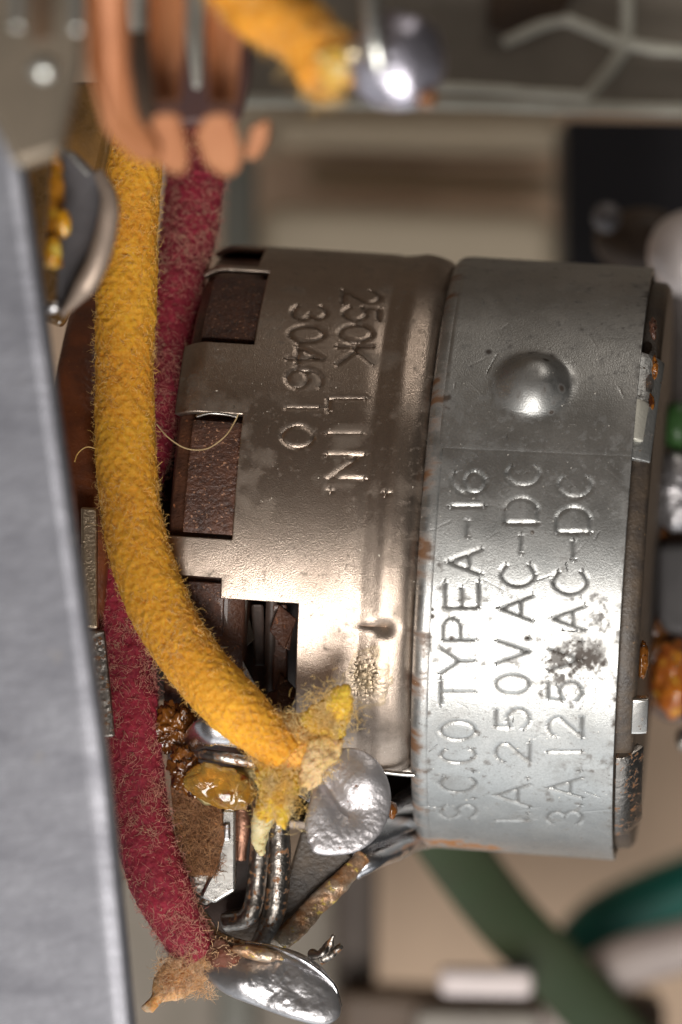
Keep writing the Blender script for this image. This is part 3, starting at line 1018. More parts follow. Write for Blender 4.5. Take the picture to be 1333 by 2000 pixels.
# bushing and mounting flange, mostly hidden by the wires
ring('bushing', [(-4.80, 3.3), (-5.4, 3.3), (-5.45, 3.0), (-7.3, 2.95), (-7.35, 0.02)], M['dark_fibre'], pot, n=200)
ring('mounting_flange', [(-5.95, 0.02), (-5.95, 5.15), (-6.0, 5.25), (-7.1, 5.28), (-7.25, 5.2), (-7.6, 3.6), (-7.6, 0.02)],
     surf('red_brown_phenolic', (0.13, 0.045, 0.025), (0.26, 0.075, 0.025), 0.35, 0, 1.6, (0.5, 0.25, 0.10), 13, 0.68, 0.5, 9, coat=0.3), pot, n=360, disp=0.03, seed=6)
slab('spring_clip', [(158, 990, 5.2), (190, 992, 5.2), (192, 1228, 5.3), (160, 1226, 5.3)], 0.25, surf('pale_brass', (0.60, 0.48, 0.34), (0.42, 0.32, 0.22), 0.32, 0.9, 2, bstr=0.3), pot, bevel=0.05)
slab('dark_clip', [(160, 1230, 4.9), (205, 1230, 4.9), (225, 1440, 4.9), (180, 1440, 4.9)], 0.25, M['steel_dark'], pot, bevel=0.05)
for q_ in ((420, 506, 546, 670), (378, 461, 822, 1046), (368, 436, 1134, 1240)):
    patch('fibre_tab', q_[0], q_[1], q_[2], q_[3], 5.58, 0.14, M['rust_fibre'], pot)
# folded tabs seen in the slots: bright top rim of the second slot
tube('rolled_rim', PP([(384, 813, 5.25), (410, 807, 5.32), (440, 809, 5.35), (463, 814, 5.38)]), 0.03, M['steel'], can, n=40, m=12)
# inner strips visible in the big slot
for k, (x0, y0, x1, y1, wd, zz, mt_) in enumerate(((468, 1170, 455, 1330, 34, 4.9, 'dark_fibre'), (503, 1180, 508, 1300, 24, 4.6, 'cavity'), (546, 1180, 548, 1390, 30, 4.65, 'fibre'), (440, 1260, 500, 1370, 40, 4.75, 'steel_dark'))):
    slab('inner_strip', [(x0 - wd / 2, y0, zz), (x0 + wd / 2, y0, zz), (x1 + wd / 2, y1, zz - 0.7), (x1 - wd / 2, y1, zz - 0.7)], 0.3, M[mt_], pot, bevel=0.05)

g5 = np.random.default_rng(55)
for k in range(8):      # worn scraps of fibre and metal packed in the terminal slot
    x_, y_, s_ = g5.uniform(400, 560), g5.uniform(1150, 1400), g5.uniform(8, 22)
    z_ = g5.uniform(4.2, 4.9)
    a_ = g5.uniform(0, 3.1)
    ca_, sa_ = math.cos(a_), math.sin(a_)
    q_ = [(x_ + (dx * ca_ - dy * sa_) * s_, y_ + (dx * sa_ + dy * ca_) * s_ * 1.8, z_ + g5.uniform(-.1, .1)) for dx, dy in ((-1, -1), (1, -0.8), (0.9, 1), (-0.8, 0.9))]
    slab('inner_scrap', q_, 0.12, M[('fibre', 'dark_fibre', 'rust_fibre')[k % 3]], pot, bevel=0.03)

# ---- terminals along the lower side
def s1(X, Y, Q):
    # crease left by the wire, shallow cup below it and a smooth swelling at the upper right
    z = -0.20 * np.exp(-(((X + 0.35) * 0.80 + (Y - 0.28) * 0.6) / 0.16) ** 2 - ((-(X + 0.35) * 0.6 + (Y - 0.28) * 0.8) / 0.55) ** 2)
    z = z + 0.16 * np.exp(-((X - 0.42) / 0.40) ** 2 - ((Y - 0.45) / 0.38) ** 2)
    z = z - 0.09 * np.exp(-((X - 0.05) / 0.30) ** 2 - ((Y + 0.18) / 0.22) ** 2)
    p = np.stack([X, Y, X * 0], -1)
    return z + 0.012 * fbm(p, 12, 5, 3) * np.clip(0.3 - Y * 1.2 + X * 0.5, 0, 1.2)


lug1 = puffy('terminal_lug', [(606, 1560), (622, 1500), (660, 1466), (702, 1464), (738, 1488), (760, 1530), (763, 1578), (748, 1620), (712, 1655), (668, 1668), (612, 1662), (596, 1610)], 6.0, 0.10,
             M['solder_dull'], pot, lump=0.03, lscale=2.0, seed=1, fn=s1, power=5, centre=(676, 1565), tiltz=(-0.08, -0.20), depth=0.10)
lug1['label'] = 'round solder filled terminal lug under the frayed yellow wire end'
blob('resin_drop', P(766, 1582, 5.6), (0.10, 0.16, 0.12), M['flux_dark'], lug1, noise=0.3, nscale=2, seed=3, n=24, m=30)

# stem of that lug: bowed strip with bright arc
tube('lug_stem', PP([(372, 1452, 4.8), (400, 1432, 5.4), (440, 1430, 5.5), (500, 1445, 5.3), (560, 1500, 5.4), (620, 1545, 5.6)]), [0.22, 0.30, 0.30, 0.26, 0.3, 0.3], M['solder'], pot, n=80, m=28, flat=0.35, noise=0.03)
tube('lug_stem', PP([(360, 1470, 4.6), (420, 1476, 5.1), (500, 1490, 5.1)]), 0.12, M['steel_dark'], pot, n=60, m=18, flat=0.6, noise=0.02)
# flux pools
fl = blob('flux_pool', P(432, 1535, 5.1), (0.74, 0.42, 0.20), M['flux'], pot, noise=0.22, nscale=3.2, seed=9, rot=-20)
blob('flux_pool', P(362, 1505, 4.8), (0.32, 0.50, 0.18), M['flux_dark'], pot, noise=0.45, nscale=4.4, seed=19, rot=15)
blob('flux_pool', P(345, 1425, 4.5), (0.45, 0.50, 0.20), M['flux_dark'], pot, noise=0.5, nscale=4.6, seed=29, rot=0)
fc = slab('flux_core', [(372, 1495, 4.9), (500, 1500, 4.9), (505, 1560, 4.9), (400, 1575, 4.9), (370, 1545, 4.9)], 0.3, surf('flux_stained_tin', (0.5, 0.42, 0.22), (0.32, 0.26, 0.12), 0.4, 0.5, 3, bstr=0.4), pot, bevel=0.08)
# fibre strip, tin strips, bent rods
fs = slab('fibre_strip', [(332, 1530, 4.7), (432, 1560, 4.7), (440, 1640, 4.65), (418, 1712, 4.6), (362, 1708, 4.6), (342, 1620, 4.65)], 0.45, surf('frayed_brown_fibre', (0.26, 0.115, 0.05), (0.14, 0.07, 0.035), 0.7, 0, 4, (0.42, 0.16, 0.04), 10, 0.60, 0.9, 14), pot, bevel=0.06)
slab('tin_strip', [(432, 1580, 4.5), (462, 1580, 4.5), (462, 1740, 4.5), (420, 1765, 4.5), (390, 1752, 4.5), (405, 1720, 4.5), (424, 1690, 4.5)], 0.25, M['steel'], pot, bevel=0.06)
slab('tin_strip', [(372, 1700, 4.35), (420, 1704, 4.35), (440, 1750, 4.35), (400, 1770, 4.35), (372, 1740, 4.35)], 0.2, M['steel_dark'], pot, bevel=0.06)
slab('tin_strip', [(438, 1608, 4.62), (450, 1608, 4.62), (450, 1642, 4.62), (436, 1642, 4.62)], 0.1, M['solder'], pot, bevel=0.04)
tube('copper_rivet', PP([(473, 1560, 4.3), (474, 1620, 4.35), (472, 1680, 4.3)]), [0.12, 0.14, 0.09], surf('dull_copper', (0.45, 0.24, 0.16), (0.25, 0.13, 0.09), 0.35, 0.8, 3, bstr=0.5), pot, n=40, m=16, noise=0.05)
tube('bent_pin', PP([(512, 1500, 4.4), (508, 1640, 4.4), (500, 1740, 4.4), (484, 1790, 4.4), (440, 1802, 4.2)]), 0.19, M['steel_dark'], pot, n=90, m=20, noise=0.02)
tube('bent_pin', PP([(545, 1580, 4.3), (545, 1680, 4.25), (536, 1780, 4.2), (505, 1850, 4.2)]), [0.20, 0.23, 0.23, 0.18], M['steel_dark'], pot, n=90, m=20, noise=0.02)
slab('dark_web', [(590, 1620, 3.6), (640, 1640, 3.6), (700, 1680, 3.6), (610, 1760, 3.6), (545, 1840, 3.6), (440, 1850, 3.6), (440, 1780, 3.6), (548, 1760, 3.6)], 0.3, M['dark_fibre'], pot, bevel=0.05)
slab('back_web', [(360, 1560, 3.2), (560, 1560, 3.2), (560, 1780, 3.2), (430, 1860, 3.2), (370, 1760, 3.2)], 0.3, M['cavity'], pot, bevel=0.05)
# lower bracket of the can: silver skirt and rusty leg
slab('can_skirt', [(690, 1430, 3.6), (806, 1430, 3.6), (812, 1512, 3.6), (700, 1506, 3.6)], 0.2, M['steel_dark'], pot, bevel=0.05)
tube('skirt_edge', PP([(735, 1505, 4.0), (780, 1511, 4.0), (812, 1513, 4.0)]), 0.05, M['steel'], pot, n=30, m=12)
tube('lower_frame', PP([(880, 1550, 0.4), (820, 1570, 1.6), (700, 1640, 3.3), (640, 1680, 3.4)]), [0.45, 0.42, 0.36, 0.2], M['solder'], pot, n=60, m=24, noise=0.04, flat=0.5)
tube('lower_frame', PP([(900, 1625, -1.2), (810, 1640, 1.2), (740, 1672, 3.0), (690, 1700, 3.2)]), [0.16, 0.22, 0.26, 0.2], M['solder'], pot, n=60, m=20, noise=0.05)
tube('rusty_leg', PP([(712, 1672, 3.6), (660, 1728, 3.8), (610, 1778, 3.9), (545, 1845, 4.0)]), [0.16, 0.20, 0.22, 0.22], M['rusty'], pot, n=120, m=28, noise=0.07, nscale=3, flat=0.5)
# lug 2 (crimson wire)


def s2(X, Y, Q):
    z = 0.18 * np.exp(-((X + 0.62) / 0.42) ** 2 - ((Y - 0.12) / 0.30) ** 2)
    a = math.radians(-28)
    xr, yr = X * math.cos(a) - Y * math.sin(a) * -1, -X * math.sin(a) + Y * math.cos(a)
    z = z - 0.04 * np.exp(-((X - 0.35) / 0.75) ** 2 - ((Y + 0.12 + 0.25 * X) / 0.26) ** 2)
    return z


lug2 = puffy('terminal_lug', [(398, 1903), (420, 1880), (462, 1858), (520, 1848), (585, 1862), (635, 1895), (662, 1945), (664, 1982), (632, 2000), (575, 1990), (510, 1968), (440, 1940)], 5.4, 0.24,
             surf('satin_solder', (0.52, 0.51, 0.52), (0.38, 0.37, 0.38), 0.34, 0.85, 2.0, (0.30, 0.24, 0.18), 8, 0.66, 0.25, 9, rvar=0.1), pot, lump=0.075, lscale=2.2, seed=2, fn=s2, power=3, tiltz=(0.04, -0.26), depth=0.10)
lug2['label'] = 'oval shiny solder covered terminal lug at the crimson wire end'
tube('lug_edge', PP([(480, 1842, 5.3), (540, 1852, 5.5), (600, 1880, 5.6), (650, 1922, 5.5), (664, 1965, 5.4)]), 0.05, M['solder'], lug2, n=60, m=12, noise=0.02)
tube('lug_stem', PP([(365, 1745, 4.5), (400, 1800, 4.7), (430, 1835, 4.9), (500, 1858, 5.1)]), 0.15, M['steel_dark'], pot, n=60, m=18, flat=0.5, noise=0.02)
for k, q in enumerate(([(622, 1868, 5.4), (640, 1850, 5.5), (652, 1826, 5.6)], [(626, 1872, 5.4), (650, 1862, 5.5), (668, 1846, 5.5)], [(610, 1866, 5.4), (630, 1862, 5.6), (644, 1840, 5.5)])):
    tube('wire_end', PP(q), [0.11, 0.09, 0.04], M['steel_dark'], lug2, n=30, m=12, noise=0.06, nscale=4, seed=k)
blob('resin_drop', P(505, 1862, 5.6), (0.50, 0.14, 0.15), M['rusty'], lug2, noise=0.35, nscale=3, seed=8, rot=-12, n=30, m=40)

# fuzz on the frayed brown fibre strip
g = np.random.default_rng(3)
nb = 900
bx, by = g.uniform(340, 432, nb), g.uniform(1550, 1712, nb)
base = np.array([P(a, b, 4.72) for a, b in zip(bx, by)])
dr = g.normal(size=(nb, 3))
dr[:, 2] = np.abs(dr[:, 2]) * 0.3
o = strands('frayed_fibres', base, dr, fibre_mat('brown_fluff', (0.42, 0.22, 0.10), (0.30, 0.13, 0.05)), pot, 0.22, 0.008, 4)
tag(o, kind='stuff')

# ------------------------------------------------------------------ yellow cloth wire
YP = PP([(262, 215, 5.3), (264, 310, 5.2), (252, 480, 5.1), (244, 680, 5.1), (245, 860, 5.2), (262, 1030, 5.4), (305, 1170, 5.6), (372, 1285, 5.9), (455, 1378, 6.2), (540, 1455, 6.4), (560, 1475, 6.4)])
YR = [0.50, 0.53, 0.57, 0.58, 0.57, 0.585, 0.60, 0.60, 0.59, 0.57, 0.42]
yw = thing('yellow_wire', 'fuzzy yellow cloth covered wire ending frayed on the round solder lug', 'wire', YP[4])


def knit(ph):
    """crossing yarns of the braided sleeve"""
    def f(s, th):
        wob = 0.9 * np.sin(s * 1.7 + ph) + 0.8 * np.sin(s * 4.1 + 2 * th) + 0.5 * np.sin(s * 7.3 - 3 * th)
        a, b = s * 23 + 14 * th + wob, s * 23 - 14 * th + ph - wob
        return 0.012 * np.maximum(np.sin(a) * (0.75 + 0.25 * np.sin(b * 0.5)), np.sin(b) * (0.75 + 0.25 * np.cos(a * 0.5))) + 0.012 * np.sin(s * 2.3 + ph)
    return f


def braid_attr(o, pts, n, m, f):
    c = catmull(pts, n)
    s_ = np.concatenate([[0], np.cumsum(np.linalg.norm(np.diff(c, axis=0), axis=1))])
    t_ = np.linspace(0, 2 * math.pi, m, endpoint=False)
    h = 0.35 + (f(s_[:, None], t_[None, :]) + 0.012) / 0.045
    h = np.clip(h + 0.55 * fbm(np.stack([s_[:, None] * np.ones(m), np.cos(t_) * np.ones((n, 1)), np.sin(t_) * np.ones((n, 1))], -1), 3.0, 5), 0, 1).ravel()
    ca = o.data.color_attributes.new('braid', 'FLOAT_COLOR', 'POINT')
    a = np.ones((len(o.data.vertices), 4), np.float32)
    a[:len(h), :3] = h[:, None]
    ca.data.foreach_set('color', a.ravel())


ys_ = tube('cloth_sleeve', YP, YR, M['ycloth'], yw, n=900, m=110, noise=0.035, nscale=4.5, seed=2, rfun=knit(0.0))
braid_attr(ys_, YP, 900, 110, knit(0.0))
wire_fluff('fluff', YP, YR, 14000, M['yfuzz'], yw, 0.18, 0.0068, 21, out=0.09)
wire_fluff('stray_hairs', YP, YR, 120, M['yfuzz'], yw, 0.34, 0.005, 22, out=0.9)


def tuft(name, base, tips, r0, mat, parent, seed, nf=700, fl=0.35, fm=None):
    """torn cotton: a ragged tapering lump and loose fibres"""
    pts = np.vstack([base[None], tips])
    n_ = len(pts)
    o = tube(name, pts, r0, mat, parent, n=90, m=56, noise=0.16, nscale=3.5, seed=seed, flat=0.55)
    gg = np.random.default_rng(seed)
    c = catmull(pts, 100)
    i = gg.integers(0, 100, nf)
    rr = np.interp(np.linspace(0, 1, 100), np.linspace(0, 1, len(r0)), r0)
    b_ = c[i] + gg.normal(size=(nf, 3)) * rr[i][:, None] * np.array([0.55, 0.55, 0.35]) + np.array([0, 0, 0.08])
    t_ = np.gradient(c, axis=0)[i]
    t_ /= np.linalg.norm(t_, axis=1)[:, None]
    s_ = strands('loose_fibres', b_, t_ + gg.normal(size=(nf, 3)) * 0.7, fm or M['yfuzz'], o, fl, 0.009, seed + 5)
    tag(s_, kind='stuff')
    return o


M['torn'] = surf('torn_yellow_cotton', (0.60, 0.42, 0.045), (0.74, 0.42, 0.035), 0.8, 0, 3.0, (0.76, 0.60, 0.24), 5, 0.60, 0.9, 12, sub=0.2)
M['torn_warm'] = surf('torn_orange_cotton', (0.76, 0.36, 0.03), (0.74, 0.42, 0.12), 0.75, 0, 2.5, (0.55, 0.22, 0.10), 6, 0.62, 0.9, 12, sub=0.2)
M['torn_pale'] = surf('torn_pale_cotton', (0.70, 0.50, 0.30), (0.62, 0.42, 0.16), 0.8, 0, 3, (0.5, 0.3, 0.2), 8, 0.6, 0.9, 12, sub=0.2)
fr = puffy('frayed_end', [(478, 1400), (520, 1385), (560, 1392), (610, 1392), (655, 1398), (668, 1430), (650, 1470), (622, 1510), (590, 1530), (560, 1540), (520, 1530), (496, 1490)], 6.1, 0.55, M['torn_warm'], yw,
           ragged=0.10, lump=0.22, lscale=3.0, seed=41, depth=0.4, centre=(560, 1460), bend=-0.1)
puffy('frayed_end', [(585, 1400), (620, 1372), (652, 1345), (676, 1334), (690, 1350), (690, 1385), (682, 1410), (670, 1440), (655, 1455), (625, 1450), (595, 1440)], 6.5, 0.22, M['torn'], fr,
      ragged=0.16, lump=0.12, lscale=3.5, seed=42, depth=0.25, centre=(640, 1405), tiltz=(0.2, 0.2))
puffy('frayed_end', [(500, 1490), (540, 1482), (580, 1500), (588, 1540), (572, 1570), (568, 1600), (548, 1618), (535, 1600), (520, 1606), (500, 1585), (506, 1550), (496, 1520)], 6.5, 0.24, M['torn'], fr,
      ragged=0.18, lump=0.12, lscale=3.5, seed=44, depth=0.25, centre=(542, 1548), tiltz=(0.1, -0.2))
puffy('frayed_end', [(600, 1455), (640, 1440), (668, 1445), (664, 1480), (640, 1500), (625, 1530), (600, 1545), (585, 1520)], 6.6, 0.18, M['torn_pale'], fr,
      ragged=0.14, lump=0.16, lscale=4, seed=46, depth=0.2, centre=(625, 1490))
gq = np.random.default_rng(77)
nn = 3200
an = gq.uniform(0, 2 * math.pi, nn)
rq = gq.uniform(0.2, 1.0, nn) ** 0.6
bx_, by_ = 572 + 88 * np.cos(an) * rq, 1470 + 82 * np.sin(an) * rq
bx_[:900], by_[:900] = gq.normal(645, 26, 900), gq.normal(1395, 28, 900)
bx_[900:1700], by_[900:1700] = gq.normal(543, 24, 800), gq.normal(1555, 30, 800)
bz_ = 6.1 + 0.55 * np.sqrt(np.clip(1 - rq ** 2, 0, 1))
bz_[:1700] = 6.72
bs = np.array([P(a_, b_, q_) for a_, b_, q_ in zip(bx_, by_, bz_)])
dn = gq.normal(size=(nn, 3))
dn[:, 2] = np.abs(dn[:, 2]) * 0.3
sf_ = strands('loose_fibres', bs, dn, fibre_mat('pale_fluff', (0.84, 0.66, 0.34), (0.82, 0.50, 0.12)), fr, 0.20, 0.0065, 9)
tag(sf_, kind='stuff')
tube('wax_drip', PP([(520, 1570, 6.0), (512, 1610, 5.7), (508, 1650, 5.5), (512, 1668, 5.4)]), [0.2, 0.19, 0.15, 0.09], M['pale_tuft'], yw, n=50, m=24, noise=0.08, nscale=4)

# long loose thread looping from the wire over the can
th_ = tube('loose_thread', PP([(306, 828, 5.6), (330, 855, 5.7), (365, 876, 5.75), (405, 876, 5.7), (440, 852, 5.7), (458, 825, 5.6), (466, 808, 5.6)]), 0.014, fibre_mat('tan_thread', (0.5, 0.36, 0.18), (0.4, 0.28, 0.14)), None, n=90, m=6)
tag(th_, 'long loose tan thread looping from the yellow wire onto the can', 'thread')
th2 = tube('loose_thread', PP([(190, 877, 5.3), (170, 873, 5.4), (153, 885, 5.3), (146, 902, 5.3)]), 0.012, M['yfuzz'], None, n=60, m=6)
tag(th2, 'short loose thread curling off the left side of the yellow wire', 'thread')

# ------------------------------------------------------------------ crimson cloth wire
RP = PP([(395, 180, -1.0), (385, 310, 0.4), (372, 440, 1.2), (345, 560, 1.8), (325, 680, 2.3), (303, 800, 3.0), (275, 900, 3.4), (245, 1010, 3.7), (237, 1120, 3.9),
         (246, 1260, 4.1), (255, 1390, 4.3), (264, 1510, 4.5), (285, 1640, 4.7), (322, 1750, 4.9), (368, 1835, 5.0), (392, 1868, 5.0)])
RR = [0.55, 0.56, 0.55, 0.54, 0.53, 0.52, 0.52, 0.52, 0.52, 0.52, 0.53, 0.55, 0.56, 0.57, 0.54, 0.40]
rw = thing('crimson_wire', 'fuzzy crimson cloth covered wire running behind the yellow one to the oval lug', 'wire', RP[10])
rs_ = tube('cloth_sleeve', RP, RR, M['rcloth'], rw, n=900, m=110, noise=0.045, nscale=4.5, seed=5, rfun=knit(1.0))
braid_attr(rs_, RP, 900, 110, knit(1.0))
wire_fluff('fluff', RP, RR, 24000, M['rfuzz'], rw, 0.24, 0.0070, 31, out=0.11)
wire_fluff('stray_hairs', RP, RR, 120, M['rfuzz'], rw, 0.40, 0.005, 32, out=0.9)
tanf = fibre_mat('tan_fluff', (0.86, 0.60, 0.38), (0.78, 0.46, 0.22))
puffy('frayed_end', [(318, 1886), (350, 1862), (400, 1850), (425, 1868), (420, 1895), (392, 1925), (360, 1948), (318, 1958), (300, 1976), (278, 1968), (296, 1945), (300, 1915)], 5.0, 0.30, M['tuft_tan'], rw,
      ragged=0.09, lump=0.22, lscale=3.5, seed=51, depth=0.3, centre=(352, 1905), tiltz=(0.1, 0.0))
nn = 900
bx_, by_ = gq.uniform(305, 420, nn), gq.uniform(1868, 1948, nn)
bs = np.array([P(a_, b_, 5.35) for a_, b_ in zip(bx_, by_)])
dn = gq.normal(size=(nn, 3))
dn[:, 2] = np.abs(dn[:, 2]) * 0.3
tag(strands('loose_fibres', bs, dn, tanf, rw, 0.22, 0.006, 19), kind='stuff')
tuft('frayed_end', P(418, 1850, 5.3), PP([(440, 1866, 5.4), (455, 1872, 5.4), (470, 1866, 5.3)]), [0.28, 0.26, 0.20, 0.10], surf('burnt_cotton', (0.20, 0.06, 0.035), (0.10, 0.05, 0.03), 0.7, 0, 4, bstr=0.6), rw, 53, 140, 0.18, tanf)

# ------------------------------------------------------------------ aluminium plate on the left
def plate_pt(x, y):
    return (x, y, 14.9 - 0.0020 * y + 0.0030 * (x - 150))


pl = slab('aluminium_plate', [plate_pt(*q) for q in ((-700, -600), (-50, -600), (14, 0), (40, 250), (108, 740), (165, 1150), (215, 1500), (250, 1850), (305, 2450), (-700, 2450))],
          0.9, M['alu'], None, bevel=0.34, seg=5, raw=True)
tag(pl, 'thick brushed aluminium plate edge running down the left side', 'metal plate')

# left terminal with amber flux
lt = thing('terminal_tag', 'dark pointed metal tag with amber flux beads beside the top of the yellow wire', 'terminal', P(150, 450, 8))
slab('tag_blade', [(118, 285, 10.20), (150, 300, 10.20), (196, 345, 10.30), (216, 390, 10.40), (205, 470, 10.40), (165, 560, 10.30), (125, 622, 10.20), (108, 600, 10.20), (118, 450, 10.20)], 0.22,
     surf('dark_tinned_tag', (0.17, 0.16, 0.17), (0.12, 0.115, 0.12), 0.4, 0.3, 1.2, bstr=0.1), lt, bevel=0.06)
tube('rolled_edge', PP([(192, 335, 10.50), (213, 385, 10.55), (208, 450, 10.55), (180, 535, 10.50), (122, 615, 10.30)]), [0.10, 0.20, 0.22, 0.22, 0.05], surf('pinkish_solder', (0.40, 0.31, 0.25), (0.30, 0.235, 0.19), 0.5, 0.5, 2, bstr=0.2), lt, n=60, m=18)
tube('rolled_edge', PP([(118, 285, 10.40), (142, 308, 10.50), (172, 340, 10.50)]), 0.035, M['silver'], lt, n=30, m=10)
tube('flux_bead', PP([(112, 270, 10.40), (110, 360, 10.40), (106, 450, 10.45), (104, 520, 10.50)]), [0.10, 0.17, 0.16, 0.20], surf('amber_run', (0.62, 0.26, 0.02), (0.22, 0.08, 0.01), 0.10, 0, 2.5, (0.8, 0.5, 0.04), 3, 0.56, 0.5, 5, trans=0.25, coat=0.8), lt, n=60, m=20, noise=0.10, nscale=3)
M['amber'] = surf('bright_amber_flux', (0.90, 0.46, 0.02), (0.60, 0.22, 0.01), 0.08, 0, 3, (0.85, 0.62, 0.10), 4, 0.56, 0.4, 5, trans=0.25, coat=0.8)
blob('flux_bead', P(125, 435, 10.60), (0.15, 0.27, 0.15), M['amber'], lt, noise=0.2, nscale=2, seed=2, n=30, m=40)
blob('flux_bead', P(104, 492, 10.60), (0.17, 0.30, 0.15), M['amber'], lt, noise=0.2, nscale=2, seed=5, n=30, m=40)
blob('solder_bead', P(102, 600, 10.30), (0.17, 0.12, 0.12), M['solder'], lt, noise=0.1, nscale=2, seed=6, n=24, m=30)
bl = slab('resin_block', [(20, 160, 6.8), (235, 160, 6.6), (214, 300, 6.4), (196, 380, 6.4), (175, 540, 6.6), (120, 640, 6.6), (70, 620, 6.6)], 0.6, surf('brown_resin', (0.14, 0.075, 0.025), (0.30, 0.15, 0.04), 0.3, 0, 1.6, bstr=0.3, coat=0.4), None, bevel=0.1)
tag(bl, 'dark brown resin covered block behind the pointed metal tag', 'block')

# hazy metal parts top left
tl = thing('metal_frame', 'very blurred grey metal frame pieces at the top left corner', 'frame', P(100, 120, 15))
slab('frame_plate', [(-60, -200, 15), (175, -200, 15), (160, 130, 15), (120, 300, 15), (30, 330, 15), (-60, 150, 15)], 0.5, surf('taupe_metal', (0.27, 0.22, 0.165), (0.17, 0.14, 0.105), 0.45, 0.6, 0.6, bstr=0.2), tl, bevel=0.15)
slab('dark_slot', [(55, -200, 15.1), (110, -200, 15.1), (100, 75, 15.1), (62, 85, 15.1)], 0.15, M['brown'], tl, bevel=0.03)
tube('glint_rod', PP([(150, -60, 16), (152, 20, 16), (150, 60, 16)]), 0.16, M['silver'], tl, n=30, m=16)  # silver pieces from here on added to paint glints on the blurred frame
tube('glint_rod', PP([(35, -60, 16), (36, 20, 16), (34, 55, 16)]), 0.15, M['silver'], tl, n=30, m=16)
blob('glint_blob', P(85, 132, 16), (0.26, 0.26, 0.2), M['silver'], tl, noise=0.05, n=24, m=30)  # round glint, added the same way

# ------------------------------------------------------------------ copper strips at the top
cc = thing('copper_contacts', 'blurred row of folded copper contact strips hanging at the top left', 'contacts', P(330, 200, 14))


slab('contact_strip', [(163, -250, 15.2), (250, -250, 15.2), (252, 120, 14.8), (266, 220, 14.3), (322, 296, 13.9), (302, 322, 13.8), (258, 308, 14.0), (203, 255, 14.3), (172, 130, 14.8)], 0.5, M['copper'], cc, bevel=0.14)
slab('contact_strip', [(290, -250, 13.5), (366, -250, 13.5), (362, 60, 13.5), (352, 200, 13.3), (302, 204, 13.3), (290, 60, 13.5)], 0.4, M['copper'], cc, bevel=0.10)
slab('contact_strip', [(404, -250, 13.5), (476, -250, 13.5), (472, 60, 13.5), (464, 205, 13.3), (408, 205, 13.3), (400, 60, 13.5)], 0.4, M['copper'], cc, bevel=0.10)
slab('folded_end', [(298, 222, 14.1), (350, 216, 14.1), (368, 290, 13.9), (366, 334, 13.6), (340, 340, 13.5), (306, 318, 13.6), (284, 262, 13.9)], 0.5, M['copper_end'], cc, bevel=0.10)
slab('folded_end', [(400, 224, 14.1), (452, 216, 14.1), (474, 290, 13.9), (470, 330, 13.6), (440, 346, 13.5), (398, 318, 13.6), (378, 262, 13.9)], 0.5, M['copper_end'], cc, bevel=0.10)
slab('folded_end', [(488, 248, 13.2), (528, 228, 13.2), (526, 272, 13.1), (504, 310, 13.0), (476, 308, 13.0)], 0.4, M['copper_end'], cc, bevel=0.08)
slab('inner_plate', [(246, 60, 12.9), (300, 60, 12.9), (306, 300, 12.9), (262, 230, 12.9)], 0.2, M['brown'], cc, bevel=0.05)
sw1 = slab('silver_wedge', [(238, -250, 12.4), (300, -250, 12.4), (296, 20, 12.4), (286, 195, 12.4), (270, 200, 12.4), (250, 20, 12.4)], 0.3, M['pale_metal'], cc, bevel=0.1)
sw2 = slab('silver_wedge', [(352, -250, 12.4), (408, -250, 12.4), (400, 40, 12.4), (392, 170, 12.4), (378, 172, 12.4), (358, 40, 12.4)], 0.3, M['pale_metal'], cc, bevel=0.1)
slab('brown_backing', [(240, -250, 11.5), (500, -250, 11.5), (490, 150, 11.5), (470, 235, 11.5), (285, 250, 11.5), (240, 180, 11.5)], 0.5, surf('dark_copper_brown', (0.08, 0.035, 0.03), (0.06, 0.03, 0.028), 0.5, 0.2, 1, bstr=0), cc, bevel=0.1)  # backing coloured darker to give the shaded gaps between the strips

# solder ball with yellow wire at the top
tj = thing('solder_joint', 'large blurred shiny solder ball hanging from a wire at the top centre', 'solder joint', P(775, 125, 14))
blob('solder_ball', P(775, 120, 14), (0.98, 1.0, 0.9), surf('lavender_solder', (0.50, 0.48, 0.54), (0.38, 0.36, 0.43), 0.30, 0.8, 1.2, bstr=0.2), tj, noise=0.10, nscale=1.4, seed=14, rot=-20)
tube('lead', PP([(722, -150, 14.6), (724, 0, 14.7), (733, 80, 14.7), (742, 130, 14.6)]), 0.17, M['silver'], tj, n=50, m=18)
blob('flux_spot', P(832, 190, 14.2), (0.20, 0.22, 0.2), M['flux_dark'], tj, noise=0.2, seed=3, n=24, m=30)
blob('solder_bead', P(690, 100, 14.6), (0.18, 0.18, 0.15), surf('warm_solder', (0.85, 0.72, 0.5), (0.8, 0.65, 0.4), 0.25, 0.8, 1, bstr=0), tj, noise=0.1, seed=4, n=24, m=30)
YT = PP([(330, -260, 13.5), (420, -110, 13.5), (500, -10, 13.6), (570, 50, 13.7), (640, 100, 13.8), (700, 130, 13.9)])
yt = thing('yellow_wire', 'short out of focus yellow cloth wire joining the solder ball at the top', 'wire', P(560, 40, 13.5))
tube('cloth_sleeve', YT, [0.75, 0.76, 0.78, 0.72, 0.62, 0.40], M['ycloth'], yt, n=200, m=60, noise=0.10, seed=8)
wire_fluff('fluff', YT, [0.75, 0.76, 0.78, 0.72, 0.62, 0.40], 1500, M['yfuzz'], yt, 0.3, 0.01, 71, out=0.3)
tuft('frayed_end', P(600, 90, 13.9), PP([(610, 135, 13.9), (618, 165, 13.8), (622, 188, 13.7)]), [0.45, 0.36, 0.24, 0.08], M['ycloth'], yt, 61, 200)
tuft('frayed_end', P(650, 100, 14.0), PP([(655, 130, 14.0), (652, 160, 13.9), (640, 180, 13.8)]), [0.34, 0.30, 0.22, 0.08], M['tuft'], yt, 62, 200)

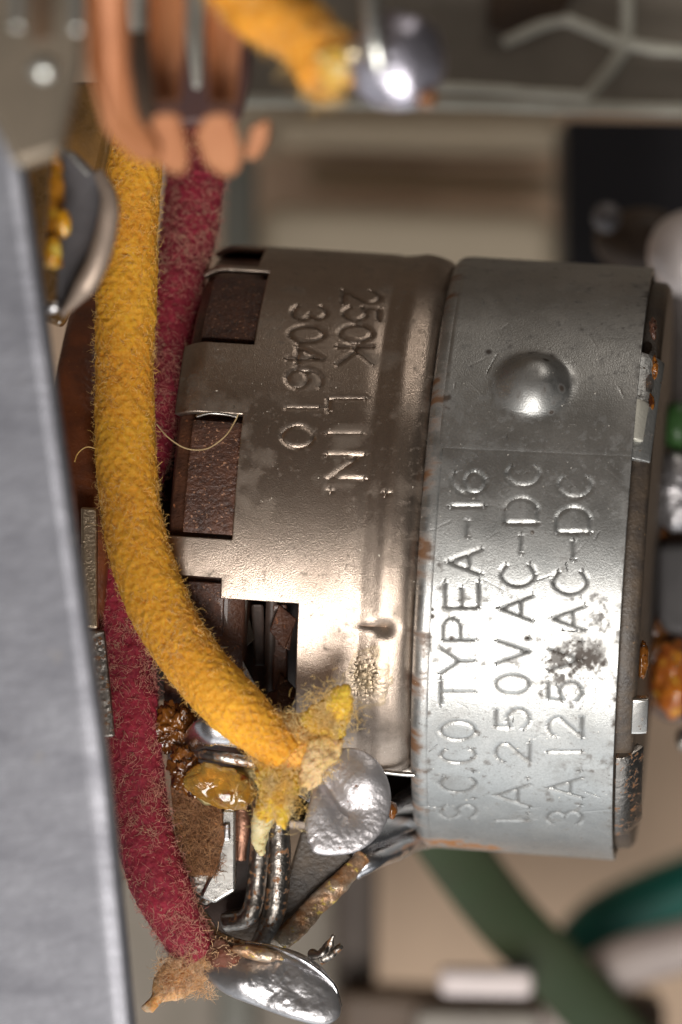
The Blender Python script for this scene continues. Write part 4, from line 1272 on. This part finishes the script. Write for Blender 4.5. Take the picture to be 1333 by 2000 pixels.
# ------------------------------------------------------------------ right edge parts
rj = thing('solder_joint', 'blurred pinkish round solder joint at the right edge above the switch housing', 'solder joint', P(1330, 490, -6))
blob('solder_ball', P(1345, 495, -6), (0.80, 0.85, 0.8), surf('pink_solder', (0.85, 0.77, 0.75), (0.78, 0.70, 0.68), 0.35, 0.25, 1, bstr=0), rj, noise=0.08, seed=5)
blob('collar', P(1250, 470, -7.5), (0.9, 0.62, 0.6), M['brown'], rj, noise=0.15, seed=6, n=40, m=50)
blob('pin_head', P(1185, 425, -7), (0.28, 0.30, 0.3), surf('grey_pin', (0.26, 0.25, 0.26), (0.22, 0.21, 0.22), 0.5, 0.3, 1, bstr=0), rj, noise=0.05, n=24, m=30)
tube('stalk', PP([(1345, 560, -6.5), (1335, 640, -6.5), (1330, 760, -6.5), (1332, 900, -6.5)]), 0.55, surf('grey_stalk', (0.30, 0.27, 0.26), (0.22, 0.2, 0.19), 0.4, 0.5, 1, bstr=0), rj, n=50, m=24)
gw = blob('green_bead', P(1325, 832, -3), (0.36, 0.5, 0.4), surf('leaf_green_plastic', (0.05, 0.13, 0.035), (0.04, 0.10, 0.03), 0.4, bstr=0), None, noise=0.1, n=30, m=40)
tag(gw, 'small green blurred bead at the right edge beside the housing', 'bead')

rl = thing('solder_lug', 'lumpy grey solder lug with amber resin at the right edge beside the housing', 'solder lug', P(1310, 1000, -3))
blob('solder_lump', P(1322, 965, -2.8), (0.48, 0.80, 0.5), M['solder_dull'], rl, noise=0.25, nscale=1.8, seed=7)
slab('sleeve', [(1285, 1062, -2.8), (1400, 1058, -2.8), (1400, 1245, -2.8), (1300, 1238, -2.8), (1284, 1205, -2.8)], 1.0, M['grey'], rl, bevel=0.3, seg=5)
blob('resin_lump', P(1312, 1320, -3.0), (0.40, 0.80, 0.5), surf('orange_resin', (0.55, 0.17, 0.02), (0.30, 0.07, 0.02), 0.12, 0, 2.4, (0.7, 0.36, 0.03), 4, 0.56, 0.5, 5, coat=0.4), rl, noise=0.4, nscale=2.2, seed=9)
blob('resin_lump', P(1282, 1260, -3.4), (0.36, 0.60, 0.4), M['flux_dark'], rl, noise=0.4, nscale=2.2, seed=10)
blob('resin_lump', P(1268, 1030, -3.4), (0.34, 0.42, 0.4), M['flux_dark'], rl, noise=0.4, nscale=2.2, seed=12)
slab('backing', [(1255, 880, -5.0), (1420, 880, -5.0), (1420, 1420, -5.0), (1300, 1410, -5.0), (1252, 1380, -5.0)], 0.5, surf('dark_resin_board', (0.10, 0.05, 0.03), (0.06, 0.035, 0.025), 0.4, 0, 1.2, (0.4, 0.16, 0.04), 3, 0.6, 0.4, 6), rl, bevel=0.1)
blob('resin_lump', P(1335, 1445, -3.4), (0.16, 0.22, 0.2), M['steel_dark'], rl, noise=0.3, nscale=2.2, seed=13, n=24, m=30)
